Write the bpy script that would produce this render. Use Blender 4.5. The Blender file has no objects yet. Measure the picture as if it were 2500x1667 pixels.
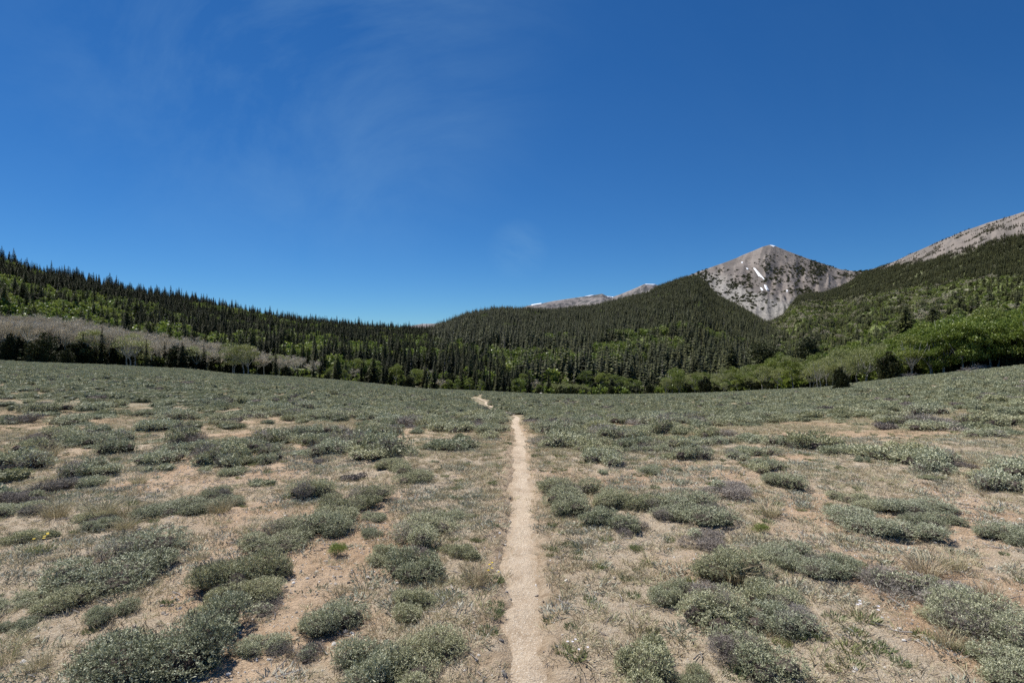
import bpy, math, random
import numpy as np
from mathutils import Vector

random.seed(7)
rng = np.random.default_rng(11)
sc = bpy.context.scene
R = math.radians

# ------------------------------------------------------------------ camera
CAM_H = 1.75
FOC, CXP, CYP = 1389.0, 1250.0, 833.5          # focal length and centre, in photograph pixels
cam_d = bpy.data.cameras.new("camera")
cam_d.sensor_width = 36.0
cam_d.lens = FOC / 2500.0 * 36.0
cam_d.clip_start = 0.05
cam_d.clip_end = 60000.0
cam = bpy.data.objects.new("camera", cam_d)
sc.collection.objects.link(cam)
cam.location = (0, 0, CAM_H)
cam.rotation_euler = (R(90), 0, 0)
sc.camera = cam

# ------------------------------------------------------------------ light
SUN_EL, SUN_AZ = 57.0, -46.0                    # degrees; azimuth from the view direction, negative = to the left
w = bpy.data.worlds.new("World")
sc.world = w
w.use_nodes = True
nt = w.node_tree
nt.nodes.clear()
def wn(t, **k):
    n = nt.nodes.new(t)
    for a, b in k.items():
        setattr(n, a, b)
    return n
sky = wn("ShaderNodeTexSky", sky_type='NISHITA', sun_disc=False)
sky.sun_elevation = R(SUN_EL)
sky.sun_rotation = R(SUN_AZ)
sky.altitude = 2800.0
sky.air_density = 1.0
sky.dust_density = 0.25
sky.ozone_density = 2.2
hsv = wn("ShaderNodeHueSaturation")
hsv.inputs['Saturation'].default_value = 1.37
hsv.inputs['Value'].default_value = 1.0
# thin cirrus, laid over the whole dome
tc = wn("ShaderNodeTexCoord")
mp = wn("ShaderNodeMapping")
mp.inputs['Rotation'].default_value = (0.2, 0.5, 0.6)
mp.inputs['Scale'].default_value = (1.3, 5.0, 2.4)
nz = wn("ShaderNodeTexNoise")
nz.inputs['Scale'].default_value = 1.7
nz.inputs['Detail'].default_value = 7.0
nz.inputs['Roughness'].default_value = 0.62
nz.inputs['Distortion'].default_value = 0.6
rp = wn("ShaderNodeValToRGB")
rp.color_ramp.elements[0].position = 0.38
rp.color_ramp.elements[0].color = (0, 0, 0, 1)
rp.color_ramp.elements[1].position = 0.80
rp.color_ramp.elements[1].color = (0.13, 0.13, 0.13, 1)
mx = wn("ShaderNodeMix", data_type='RGBA')
mx.inputs['B'].default_value = (4.0, 6.4, 7.6, 1)
bg = wn("ShaderNodeBackground")
bg.inputs['Strength'].default_value = 0.086
wo = wn("ShaderNodeOutputWorld")
L = nt.links.new
gm = wn("ShaderNodeGamma")
gm.inputs['Gamma'].default_value = 0.82
tn = wn("ShaderNodeMix", data_type='RGBA', blend_type='MULTIPLY')
tn.inputs['Factor'].default_value = 1.0
tn.inputs['B'].default_value = (0.49, 0.84, 1.13, 1)
L(sky.outputs[0], gm.inputs['Color'])
L(gm.outputs[0], hsv.inputs['Color'])
L(hsv.outputs[0], tn.inputs['A'])
L(tc.outputs['Generated'], mp.inputs['Vector'])
L(mp.outputs[0], nz.inputs['Vector'])
L(nz.outputs['Fac'], rp.inputs['Fac'])
def veil(px, py, inner, outer, gain):
    d = Vector(((px - CXP) / FOC, 1.0, (CYP - py) / FOC)).normalized()
    vd = wn("ShaderNodeVectorMath", operation='DOT_PRODUCT')
    vd.inputs[1].default_value = d
    L(tc.outputs['Generated'], vd.inputs[0])
    mr = wn("ShaderNodeMapRange", interpolation_type='SMOOTHSTEP')
    mr.inputs['From Min'].default_value = math.cos(R(outer)); mr.inputs['From Max'].default_value = math.cos(R(inner))
    mr.inputs['To Max'].default_value = gain
    L(vd.outputs['Value'], mr.inputs['Value'])
    return mr.outputs[0]
va = wn("ShaderNodeMath", operation='ADD'); vb = wn("ShaderNodeMath", operation='ADD'); vm = wn("ShaderNodeMath", operation='MULTIPLY')
L(veil(740, -20, 0, 26, 1.15), va.inputs[0]); L(veil(1265, 612, 0.0, 3.4, 1.6), va.inputs[1])
L(va.outputs[0], vb.inputs[0]); vb.inputs[1].default_value = 0.10
L(vb.outputs[0], vm.inputs[0]); L(rp.outputs[0], vm.inputs[1])
L(vm.outputs[0], mx.inputs['Factor'])
L(tn.outputs['Result'], mx.inputs['A'])
L(mx.outputs['Result'], bg.inputs['Color'])
L(bg.outputs[0], wo.inputs['Surface'])

sun_d = bpy.data.lights.new("sun", 'SUN')
sun_d.energy = 5.0
sun_d.angle = R(0.53)
sun_d.color = (1.0, 0.96, 0.90)
sun = bpy.data.objects.new("sun", sun_d)
sc.collection.objects.link(sun)
sun_dir = Vector((math.sin(R(SUN_AZ)) * math.cos(R(SUN_EL)), math.cos(R(SUN_AZ)) * math.cos(R(SUN_EL)), math.sin(R(SUN_EL))))
sun.rotation_euler = sun_dir.to_track_quat('Z', 'Y').to_euler()
sun.location = sun_dir * 50

vs = sc.view_settings
vs.view_transform = 'Standard'
vs.look = 'None'
vs.exposure = 0.38
vs.gamma = 1.0
vs.use_curve_mapping = False
cy = sc.cycles
cy.max_bounces = 5
cy.diffuse_bounces = 3
cy.glossy_bounces = 1
cy.transmission_bounces = 3
cy.transparent_max_bounces = 4
cy.use_denoising = False
cy.caustics_reflective = False
cy.caustics_refractive = False

# ------------------------------------------------------------------ numeric helpers
def _hash(ix, iy, seed):
    h = (ix.astype(np.int64) * 374761393 + iy.astype(np.int64) * 668265263 + seed * 974634757) & 0xFFFFFFFF
    h = ((h ^ (h >> 13)) * 1274126177) & 0xFFFFFFFF
    h = (h ^ (h >> 16)) & 0xFFFFFFFF
    return h / 4294967295.0

def vnoise(x, y, seed=0):
    x = np.asarray(x, float); y = np.asarray(y, float)
    ix = np.floor(x); iy = np.floor(y)
    fx = x - ix; fy = y - iy
    fx = fx * fx * fx * (fx * (fx * 6 - 15) + 10); fy = fy * fy * fy * (fy * (fy * 6 - 15) + 10)
    a = _hash(ix, iy, seed); b = _hash(ix + 1, iy, seed); c = _hash(ix, iy + 1, seed); d = _hash(ix + 1, iy + 1, seed)
    return (a * (1 - fx) + b * fx) * (1 - fy) + (c * (1 - fx) + d * fx) * fy

def fbm(x, y, octv=4, seed=0, gain=0.5):
    """about -1..1"""
    s = 0; a = 1.0; t = 0
    for i in range(octv):
        s = s + a * (vnoise(np.asarray(x) * 2 ** i + i * 17.3, np.asarray(y) * 2 ** i - i * 9.1, seed + i * 31) * 2 - 1)
        t += a; a *= gain
    return s / t

def sstep(a, b, x):
    t = np.clip((np.asarray(x, float) - a) / (b - a), 0, 1)
    return t * t * (3 - 2 * t)

def PX(px):            # pixel column -> tangent of azimuth
    return (np.asarray(px, float) - CXP) / FOC

def PV(py):            # pixel row -> tangent of elevation
    return (CYP - np.asarray(py, float)) / FOC

# ------------------------------------------------------------------ the lie of the land (metres, camera above the origin, looking along +Y)
_zy = np.array([-500, -60, -8, 0, 6, 9, 13, 18, 25, 35, 45, 62, 80, 100, 125, 150, 170, 200, 240, 320, 600, 1500, 8000, 60000], float)
_zz = np.array([6, 1.0, 0.0, 0, 0, -0.02, -0.28, -0.78, -1.55, -2.62, -3.40, -4.60, -6.2, -8.05, -10.25, -12.45, -14.2, -17.2, -19.5, -21, -22, -22, -24, -30], float)
_yy = np.unique(np.concatenate([np.linspace(-60, 330, 3901), _zy]))
_zs = np.interp(_yy, _zy, _zz)
def zc(y):
    y = np.asarray(y, float)
    r = 0
    for o, wgt in ((-0.16, .15), (-0.08, .2), (0, .3), (0.08, .2), (0.16, .15)):
        yo = y + o * np.clip(np.abs(y), 4, 60)
        r = r + wgt * np.interp(yo, _zy, _zz)
    return r
_EP = np.array([-400, 0, 176, 318, 459, 565, 706, 829, 926, 1032, 1138, 1315, 1456, 1500, 1755, 1925, 2010, 2180, 2350, 2500, 2900], float)
_EV = np.array([868, 881, 888, 894, 900, 912, 920, 929, 938, 950, 953, 962, 965, 964, 959, 951, 947, 926, 908, 891, 860], float)
_EY = np.array([125, 135, 138, 145, 150, 158, 165, 172, 175, 178, 182, 176, 172, 170, 150, 128, 118, 108, 101, 97, 90], float)
_ek = ((CAM_H + PV(_EV) * _EY) / zc(_EY))
def edge_y(u): return np.interp(u, PX(_EP), _EY)
def kfac(u): return np.interp(u, PX(_EP), _ek)

_trail_px = [(1292, 1790), (1289, 1666), (1279, 1565), (1274, 1493), (1269, 1421), (1267, 1348), (1274, 1294), (1276, 1240), (1278, 1225), (1275, 1182),
             (1270, 1131), (1268, 1099), (1272, 1072), (1265, 1050), (1256, 1035), (1259, 1023), (1264, 1016), (1250, 1011), (1231, 1006), (1213, 999),
             (1195, 990), (1186, 986), (1187, 980), (1177, 976), (1168, 972)]

def ground0(x, y):
    """smooth ground without the trail's trough"""
    x = np.asarray(x, float); y = np.asarray(y, float)
    u = x / np.maximum(y, 9.0)
    z = zc(y) * kfac(np.clip(u, -1.1, 1.1))
    z = z + 0.22 * sstep(14, 60, y) * fbm(x / 21.0, y / 21.0, 3, 5)
    return z

def ray_y(px, py, fn, y0=1.2, y1=260.0, n=2600):
    """forward distance at which the sight line through a pixel meets the land"""
    u = PX(px); v = PV(py)
    ys = np.geomspace(y0, y1, n)
    gap = CAM_H + v * ys - fn(u * ys, ys)
    hit = np.nonzero(gap <= 0)[0]
    if len(hit):
        return float(ys[hit[0]])
    return float(ys[np.argmin(gap / ys)])

_tr = [(0.02, -8.0), (0.05, -3.0), (0.06, 0.0), (0.07, 1.2)]
_last = 1.3
for px, py in _trail_px[1:]:
    Y = ray_y(px, py, ground0)
    Y = max(Y, _last + 0.15)
    _last = Y
    _tr.append((float(PX(px)) * Y, Y))
_lx, _ly = _tr[-1]
_tr += [(_lx - .25, _ly + 2.0)]
_tr = np.array(_tr)
# resample the centre line
_s = np.concatenate([[0], np.cumsum(np.hypot(*np.diff(_tr, axis=0).T))])
_ss = np.unique(np.concatenate([np.arange(0, 22, 0.07), np.arange(22, _s[-1], 0.35)]))
TRX = np.interp(_ss, _s, _tr[:, 0]); TRY = np.interp(_ss, _s, _tr[:, 1])
for _ in range(3):
    TRX[1:-1] = (TRX[:-2] + 2 * TRX[1:-1] + TRX[2:]) / 4
def trail_x(y): return np.interp(y, TRY, TRX)
def trail_d(x, y):
    """sideways distance to the trail"""
    return np.abs(np.asarray(x) - trail_x(y))

def micro(x, y):
    d = np.hypot(x, y)
    f = 1 - sstep(14, 34, d)
    return f * (0.035 * fbm(x / 1.1, y / 1.1, 3, 21) + 0.020 * fbm(x / 0.23, y / 0.23, 3, 22, 0.6)) + (1 - f) * 0.05 * fbm(x / 2.6, y / 2.6, 2, 23)

def ground(x, y):
    z = ground0(x, y) + micro(x, y)
    td = trail_d(x, y) + 0.06 * fbm(np.sign(np.asarray(x) - trail_x(y)) * 3.3, np.asarray(y) * 1.3, 3, 41) + 0.05 * fbm(np.asarray(x) * 5, np.asarray(y) * 5, 2, 42)
    wd = 0.118 + 0.05 * sstep(20, 45, y)
    carve = (1 - sstep(wd - 0.07, wd + 0.09, td)) * 0.055 * (np.asarray(y) < TRY[-1])
    return z - carve

# cover of the near ground: 1 = dry grass and litter, 0 = bare soil
def litter(x, y):
    n = fbm(np.asarray(x) / 1.5, np.asarray(y) / 1.9, 4, 61, 0.6)
    return sstep(-0.26, 0.14, n + 0.10)

# ---- hills: each has a foot line, a crest line and a back slope
class Hill:
    def __init__(s, foot, crest, power, back, bump, seed, u0, u1, nu, ny, gully=0.0):
        f = np.array(foot, float); c = np.array(crest, float)
        s.fu = PX(f[:, 0]); s.fY = f[:, 1]; s.fz = f[:, 2]
        s.cu = PX(c[:, 0]); s.cY = c[:, 1]; s.cz = CAM_H + PV(c[:, 2]) * c[:, 1]
        s.power = power; s.back = back; s.bump = bump; s.seed = seed
        s.u0 = u0; s.u1 = u1; s.nu = nu; s.ny = ny; s.gully = gully
    def t(s, u, Y):
        return (Y - np.interp(u, s.fu, s.fY)) / (np.interp(u, s.cu, s.cY) - np.interp(u, s.fu, s.fY))
    def __call__(s, x, y):
        x = np.asarray(x, float); Y = np.maximum(np.asarray(y, float), 1.0)
        u = x / Y
        t = s.t(u, Y)
        zf = np.interp(u, s.fu, s.fz); zr = np.interp(u, s.cu, s.cz)
        p = np.interp(u, [s.u0, s.u1], s.power) if isinstance(s.power, tuple) else s.power
        up = np.where(t > 0, np.abs(np.clip(t, 0, 1)) ** p, 0)
        z = zf + (zr - zf) * up
        z = np.where(t > 1, zr - (t - 1) * s.back * np.interp(u, s.cu, s.cY) - 0.3 * s.back * 0, z)
        z = np.where(t < 0, zf + t * 60, z)
        env = sstep(0.0, 0.2, t) * (1 - sstep(0.82, 1.0, t) * (t < 1.02))
        z = z + env * s.bump * fbm(x / (s.bump * 9), Y / (s.bump * 9), 5, s.seed)
        if s.gully:
            g = 1 - np.abs(fbm(u * 26 + 0.02 * fbm(u * 8, t * 5, 2, s.seed + 5), t * 1.4, 4, s.seed + 3))
            z = z + env * s.gully * (g - 0.75) * 2
        return z

hill_left = Hill(
    foot=[(-700, 110, -2), (-200, 122, -3.2), (0, 134, -3.2), (318, 146, -5.0), (565, 160, -7.8), (829, 176, -10.6), (1032, 186, -13.6), (1138, 192, -15.4), (1315, 235, -19)],
    crest=[(-700, 380, 560), (-200, 470, 600), (0, 520, 643), (88, 530, 670), (176, 545, 690), (282, 560, 712), (459, 620, 742), (600, 680, 768), (706, 730, 788), (829, 790, 801), (950, 860, 809), (1050, 930, 813), (1150, 960, 822), (1315, 980, 850)],
    power=1.25, back=0.22, bump=3.0, seed=101, u0=-1.5, u1=0.05, nu=240, ny=130)
hill_mid = Hill(
    foot=[(850, 230, -20), (1138, 214, -19), (1315, 216, -18.5), (1500, 225, -19.5), (1700, 260, -20), (1950, 300, -20), (2200, 320, -24)],
    crest=[(850, 900, 858), (980, 980, 830), (1050, 1040, 808), (1078, 1080, 797), (1103, 1130, 788), (1138, 1200, 772), (1209, 1300, 758), (1279, 1400, 759), (1350, 1480, 761), (1456, 1600, 750),
           (1526, 1700, 731), (1580, 1800, 719), (1606, 1850, 703), (1670, 1950, 681), (1704, 1980, 676), (1730, 1880, 702), (1755, 1780, 727), (1800, 1600, 750), (1865, 1250, 791), (1950, 900, 826), (2050, 600, 868), (2200, 450, 900)],
    power=1.12, back=0.16, bump=6.0, seed=131, u0=-0.3, u1=0.66, nu=260, ny=200)
slope_right = Hill(
    foot=[(1400, 1200, -20), (1650, 700, -16), (1750, 480, -14), (1900, 330, -11), (2000, 270, -10), (2180, 175, -7), (2350, 140, -4.5), (2500, 128, -2.5), (2900, 115, 1), (3400, 100, 3)],
    crest=[(1400, 1500, 880), (1650, 1100, 850), (1750, 1060, 826), (1800, 1100, 814), (1870, 1300, 792), (1895, 1460, 780), (1915, 1600, 767), (1932, 1740, 744), (1950, 1880, 724), (1975, 1990, 719), (2010, 2120, 716), (2050, 2260, 702), (2074, 2350, 690), (2098, 2450, 673), (2121, 2520, 660), (2150, 2450, 650),
           (2180, 2400, 640), (2223, 2290, 620), (2286, 2150, 592), (2350, 2000, 565), (2414, 1870, 543), (2500, 1700, 517), (2700, 1500, 455), (3000, 1300, 430), (3400, 1200, 470)],
    power=1.45, back=0.25, bump=8.0, seed=151, u0=0.12, u1=1.5, nu=340, ny=240, gully=9.0)
mountain = Hill(
    foot=[(1400, 2200, 60), (1600, 1900, 60), (1750, 1500, 48), (1865, 1150, 26), (1930, 1300, 40), (2000, 1500, 60), (2300, 2300, 120)],
    crest=[(1400, 3000, 790), (1560, 3050, 722), (1606, 3100, 700), (1640, 3150, 687), (1670, 3180, 677), (1712, 3230, 661), (1772, 3300, 640), (1798, 3330, 630), (1815, 3345, 622), (1840, 3370, 612), (1862, 3390, 602.5), (1878, 3400, 598), (1893, 3400, 601), (1925, 3380, 614), (1968, 3350, 630),
           (2010, 3320, 644), (2053, 3280, 658), (2087, 3250, 662), (2121, 3220, 660), (2200, 3200, 655), (2300, 3200, 690)],
    power=1.62, back=0.4, bump=9.0, seed=171, u0=0.10, u1=0.74, nu=360, ny=240, gully=24.0)
far_ridge = Hill(
    foot=[(1180, 3800, 60), (1700, 3800, 60)],
    crest=[(1180, 4600, 785), (1230, 4600, 768), (1290, 4600, 746), (1322, 4600, 741), (1350, 4600, 735), (1403, 4600, 727), (1440, 4600, 722), (1470, 4600, 717), (1482, 4600, 723), (1491, 4600, 726.5), (1510, 4550, 720), (1526, 4500, 714), (1550, 4450, 704), (1572, 4400, 694), (1590, 4400, 693), (1606, 4400, 696), (1640, 4400, 715), (1700, 4400, 760)],
    power=1.2, back=0.4, bump=14.0, seed=181, u0=-0.05, u1=0.32, nu=240, ny=80, gully=30.0)
far_hill = Hill(
    foot=[(850, 5200, 20), (1250, 5200, 20)],
    crest=[(850, 6500, 830), (960, 6500, 803), (1000, 6500, 796), (1030, 6500, 790.5), (1062, 6500, 790), (1100, 6500, 786), (1180, 6500, 780), (1250, 6500, 790)],
    power=1.1, back=0.3, bump=10.0, seed=191, u0=-0.28, u1=0.0, nu=80, ny=30)
HILLS = {'left': hill_left, 'mid': hill_mid, 'right': slope_right, 'mount': mountain}
def land(x, y, which=('left', 'mid', 'right')):
    z = ground0(x, y)
    for k in which:
        h = HILLS[k]
        x = np.asarray(x, float); y = np.asarray(y, float)
        u = x / np.maximum(y, 1)
        z = np.where((u > h.u0) & (u < h.u1) & (y > 60), np.maximum(z, h(x, y)), z)
    return z

# ------------------------------------------------------------------ materials
def mat(name):
    m = bpy.data.materials.new(name)
    m.use_nodes = True
    m.node_tree.nodes.clear()
    return m, m.node_tree
class NB:
    """small node-tree builder"""
    def __init__(s, name):
        s.m, s.t = mat(name)
        s.out = s.n("ShaderNodeOutputMaterial")
    def n(s, typ, ins=None, **k):
        nd = s.t.nodes.new(typ)
        for a, b in k.items(): setattr(nd, a, b)
        for a, b in (ins or {}).items(): s.put(nd.inputs[a], b)
        return nd
    def put(s, sock, val):
        if isinstance(val, bpy.types.NodeSocket): s.t.links.new(val, sock)
        else: sock.default_value = val
    def ramp(s, fac, stops, interp='LINEAR'):
        r = s.n("ShaderNodeValToRGB")
        r.color_ramp.interpolation = interp
        e = r.color_ramp.elements
        while len(e) < len(stops): e.new(0.5)
        for q, (p, c) in zip(e, stops):
            q.position = p
            q.color = (*c, 1) if len(c) == 3 else c
        s.put(r.inputs[0], fac)
        return r.outputs[0]
    def noise(s, scale, detail=4, rough=0.55, vec=None, dist=0.0):
        ins = {'Scale': scale, 'Detail': detail, 'Roughness': rough, 'Distortion': dist}
        nd = s.n("ShaderNodeTexNoise", ins)
        if vec is not None: s.put(nd.inputs['Vector'], vec)
        return nd.outputs['Fac']
    def mix(s, fac, a, b, blend='MIX'):
        nd = s.n("ShaderNodeMix", data_type='RGBA', blend_type=blend)
        s.put(nd.inputs['Factor'], fac); s.put(nd.inputs['A'], a); s.put(nd.inputs['B'], b)
        return nd.outputs['Result']
    def math(s, op, a, b=0.0, clamp=False):
        nd = s.n("ShaderNodeMath", operation=op, use_clamp=clamp)
        s.put(nd.inputs[0], a); s.put(nd.inputs[1], b)
        return nd.outputs[0]
    def attr(s, name):
        return s.n("ShaderNodeAttribute", attribute_name=name).outputs['Fac']
    def pos(s):
        return s.n("ShaderNodeNewGeometry").outputs['Position']
    def bump(s, h, strength, dist):
        nd = s.n("ShaderNodeBump", {'Strength': strength, 'Distance': dist})
        s.put(nd.inputs['Height'], h)
        return nd.outputs[0]
    def surface(s, col, rough=0.9, normal=None, spec=0.2):
        p = s.n("ShaderNodeBsdfPrincipled", {'Roughness': rough})
        p.inputs['Specular IOR Level'].default_value = spec
        s.put(p.inputs['Base Color'], col)
        if normal is not None: s.put(p.inputs['Normal'], normal)
        s.t.links.new(p.outputs[0], s.out.inputs[0])
        return s.m
    def leaf(s, col, trans=0.25, rough=0.6, spec=0.25):
        p = s.n("ShaderNodeBsdfPrincipled", {'Roughness': rough})
        p.inputs['Specular IOR Level'].default_value = spec
        s.put(p.inputs['Base Color'], col)
        tr = s.n("ShaderNodeBsdfTranslucent")
        s.put(tr.inputs['Color'], col)
        mxs = s.n("ShaderNodeMixShader", {0: trans})
        s.t.links.new(p.outputs[0], mxs.inputs[1]); s.t.links.new(tr.outputs[0], mxs.inputs[2])
        s.t.links.new(mxs.outputs[0], s.out.inputs[0])
        return s.m
    def rand(s):
        return s.n("ShaderNodeObjectInfo").outputs['Random']

def leaf_mat(name, stops, vary, trans=0.25, rough=0.6, spec=0.25, spread=0.5):
    """tone runs along the ramp leaf by leaf, the plant's own chance shifts it and tints it towards vary"""
    b = NB(name)
    r = b.rand()
    f = b.math('ADD', b.attr('tone'), b.math('MULTIPLY', b.math('SUBTRACT', r, 0.5), spread), clamp=True)
    c = b.ramp(f, stops)
    r2 = b.math('FRACT', b.math('MULTIPLY', r, 7.31))
    c = b.mix(b.math('MULTIPLY', r2, 0.6), c, b.mix(1.0, c, (*vary, 1), 'MULTIPLY'))
    return b.leaf(c, trans, rough, spec)

M = {}
M['sage'] = leaf_mat('sage_leaf', [(0, (0.12, 0.135, 0.08)), (0.5, (0.345, 0.368, 0.232)), (1, (0.67, 0.68, 0.51))], (1.12, 1.02, 0.80), 0.12, 0.6, 0.3, 0.25)
M['sage_dead'] = leaf_mat('dead_sage_twig', [(0, (0.13, 0.112, 0.095)), (0.6, (0.30, 0.268, 0.232)), (1, (0.50, 0.46, 0.40))], (1.0, 0.95, 0.95), 0.0, 0.8, 0.1)
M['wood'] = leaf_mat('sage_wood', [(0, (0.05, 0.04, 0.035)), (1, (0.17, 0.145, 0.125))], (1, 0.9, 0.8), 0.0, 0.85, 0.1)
M['rabbit'] = leaf_mat('rabbitbrush_leaf', [(0, (0.13, 0.17, 0.04)), (1, (0.33, 0.38, 0.11))], (1, 1, 1), 0.2)
M['drygrass'] = leaf_mat('dry_grass', [(0, (0.28, 0.225, 0.14)), (0.5, (0.48, 0.405, 0.27)), (0.8, (0.66, 0.585, 0.44)), (1, (0.32, 0.34, 0.16))], (0.95, 1.05, 0.9), 0.15, 0.7, 0.15, 0.5)
M['greygrass'] = leaf_mat('grey_low_forb', [(0, (0.24, 0.225, 0.165)), (0.6, (0.43, 0.41, 0.33)), (1, (0.60, 0.58, 0.49))], (0.9, 1.05, 0.9), 0.1, 0.8, 0.1, 0.5)
M['forb'] = leaf_mat('green_forb', [(0, (0.10, 0.135, 0.06)), (1, (0.25, 0.30, 0.15))], (1.3, 1.1, 0.7), 0.2)
M['spruce'] = leaf_mat('spruce_needle', [(0, (0.018, 0.024, 0.011)), (0.5, (0.056, 0.066, 0.027)), (1, (0.125, 0.138, 0.052))], (1.35, 1.1, 0.85), 0.08, 0.7, 0.2, 0.7)
M['pine'] = leaf_mat('pine_needle', [(0, (0.022, 0.028, 0.012)), (0.5, (0.052, 0.062, 0.024)), (1, (0.10, 0.108, 0.042))], (1.1, 1.05, 0.9), 0.1, 0.65, 0.25, 0.3)
M['fir'] = leaf_mat('fir_needle', [(0, (0.035, 0.043, 0.016)), (0.5, (0.080, 0.090, 0.030)), (1, (0.15, 0.155, 0.055))], (1.1, 1.05, 0.9), 0.1, 0.65, 0.25, 0.3)
M['aspen'] = leaf_mat('aspen_leaf', [(0, (0.095, 0.13, 0.028)), (0.5, (0.185, 0.23, 0.055)), (1, (0.30, 0.35, 0.095))], (1.2, 1.1, 0.9), 0.30, 0.5, 0.3, 0.35)
M['aspen_pale'] = leaf_mat('opening_aspen_leaf', [(0, (0.15, 0.175, 0.06)), (0.5, (0.255, 0.28, 0.11)), (1, (0.38, 0.40, 0.18))], (1.1, 1.05, 0.9), 0.30, 0.5, 0.3, 0.3)
M['aspen_dark'] = leaf_mat('full_aspen_leaf', [(0, (0.085, 0.13, 0.020)), (0.5, (0.155, 0.21, 0.040)), (1, (0.28, 0.34, 0.08))], (1.15, 1.1, 0.9), 0.28, 0.45, 0.35, 0.25)
M['twig'] = leaf_mat('bare_aspen_twig', [(0, (0.33, 0.29, 0.225)), (0.6, (0.53, 0.475, 0.375)), (1, (0.72, 0.665, 0.55))], (1.0, 1.0, 0.95), 0.0, 0.8, 0.1, 0.3)
M['bark'] = leaf_mat('dark_bark', [(0, (0.05, 0.04, 0.03)), (1, (0.12, 0.095, 0.075))], (1, 1, 1), 0.0, 0.9, 0.1)
def aspen_bark():
    b = NB('aspen_bark')
    g = b.n("ShaderNodeTexCoord").outputs['Object']
    mpn = b.n("ShaderNodeMapping", {'Scale': (1, 1, 5)})
    b.put(mpn.inputs['Vector'], g)
    n = b.noise(1.6, 4, 0.6, mpn.outputs[0])
    return b.surface(b.ramp(n, [(0.34, (0.05, 0.045, 0.04)), (0.45, (0.30, 0.29, 0.25)), (0.8, (0.47, 0.46, 0.40))]), 0.8)
M['abark'] = aspen_bark()

def ground_mat():
    b = NB('meadow_soil')
    P = b.pos()
    lit = b.attr('litter'); far = b.attr('far'); wood = b.attr('forest_floor')
    n1 = b.noise(0.9, 6, 0.6, P); n2 = b.noise(14, 5, 0.65, P); n3 = b.noise(70, 4, 0.7, P)
    soil = b.ramp(n1, [(0.3, (0.44, 0.30, 0.185)), (0.5, (0.56, 0.405, 0.265)), (0.72, (0.66, 0.51, 0.36))])
    soil = b.mix(b.ramp(n2, [(0.40, (0, 0, 0)), (0.62, (0.75, 0.75, 0.75))]), soil, b.mix(1.0, soil, (0.62, 0.58, 0.54, 1), 'MULTIPLY'))
    soil = b.mix(b.ramp(n3, [(0.56, (0, 0, 0)), (0.70, (0.8, 0.8, 0.8))]), soil, (0.72, 0.63, 0.52, 1))
    soil = b.mix(b.ramp(n3, [(0.30, (0.7, 0.7, 0.7)), (0.42, (0, 0, 0))]), soil, (0.24, 0.175, 0.115, 1))
    duff = b.ramp(n2, [(0.3, (0.26, 0.20, 0.13)), (0.5, (0.44, 0.355, 0.245)), (0.7, (0.58, 0.49, 0.36))])
    duff = b.mix(b.ramp(n3, [(0.4, (0, 0, 0)), (0.65, (0.8, 0.8, 0.8))]), duff, (0.62, 0.56, 0.45, 1))
    fac = b.math('ADD', b.math('MULTIPLY', lit, 0.8), b.math('MULTIPLY', b.math('SUBTRACT', n2, 0.5), 0.6), clamp=True)
    c = b.mix(fac, soil, duff)
    n4 = b.noise(0.25, 4, 0.6, P)
    scf = b.math('MULTIPLY', b.attr('scuff'), b.ramp(b.noise(6, 5, 0.65, P), [(0.30, (0.25, 0.25, 0.25)), (0.62, (1, 1, 1))]), clamp=True)
    c = b.mix(scf, c, b.ramp(n2, [(0.3, (0.27, 0.195, 0.125)), (0.5, (0.42, 0.315, 0.21)), (0.7, (0.56, 0.44, 0.315))]))
    farc = b.mix(b.ramp(n4, [(0.4, (0, 0, 0)), (0.6, (1, 1, 1))]), (0.20, 0.185, 0.11, 1), (0.27, 0.225, 0.145, 1))
    c = b.mix(b.math('MULTIPLY', far, 0.7), c, farc)
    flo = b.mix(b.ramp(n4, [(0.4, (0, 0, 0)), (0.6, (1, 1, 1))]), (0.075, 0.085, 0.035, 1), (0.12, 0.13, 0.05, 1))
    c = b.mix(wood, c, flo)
    h = b.math('ADD', b.math('MULTIPLY', n2, 0.6), b.math('MULTIPLY', n3, 0.5))
    return b.surface(c, 0.95, b.bump(h, 1.0, 0.06), 0.1)
M['ground'] = ground_mat()

def trail_mat():
    b = NB('trail_grit')
    P = b.pos()
    n1 = b.noise(3.4, 6, 0.68, P); n2 = b.noise(26, 5, 0.7, P); n3 = b.noise(95, 4, 0.75, P)
    c = b.ramp(n1, [(0.34, (0.36, 0.27, 0.18)), (0.50, (0.50, 0.40, 0.29)), (0.70, (0.59, 0.49, 0.365))])
    c = b.mix(b.ramp(n2, [(0.38, (0.7, 0.7, 0.7)), (0.50, (0, 0, 0))]), c, (0.45, 0.35, 0.245, 1))
    c = b.mix(b.ramp(n3, [(0.53, (0, 0, 0)), (0.64, (0.9, 0.9, 0.9))]), c, (0.80, 0.72, 0.60, 1))
    c = b.mix(b.ramp(n3, [(0.34, (0.8, 0.8, 0.8)), (0.43, (0, 0, 0))]), c, (0.34, 0.26, 0.175, 1))
    e = b.attr('edge')
    c = b.mix(b.math('MULTIPLY', e, b.ramp(b.noise(5, 4, 0.6, P), [(0.35, (1, 1, 1)), (0.62, (0.15, 0.15, 0.15))])), c, (0.37, 0.275, 0.18, 1))
    h = b.math('ADD', n2, b.math('MULTIPLY', n3, 0.6))
    return b.surface(c, 0.95, b.bump(h, 0.8, 0.03), 0.1)
M['trail'] = trail_mat()

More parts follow.
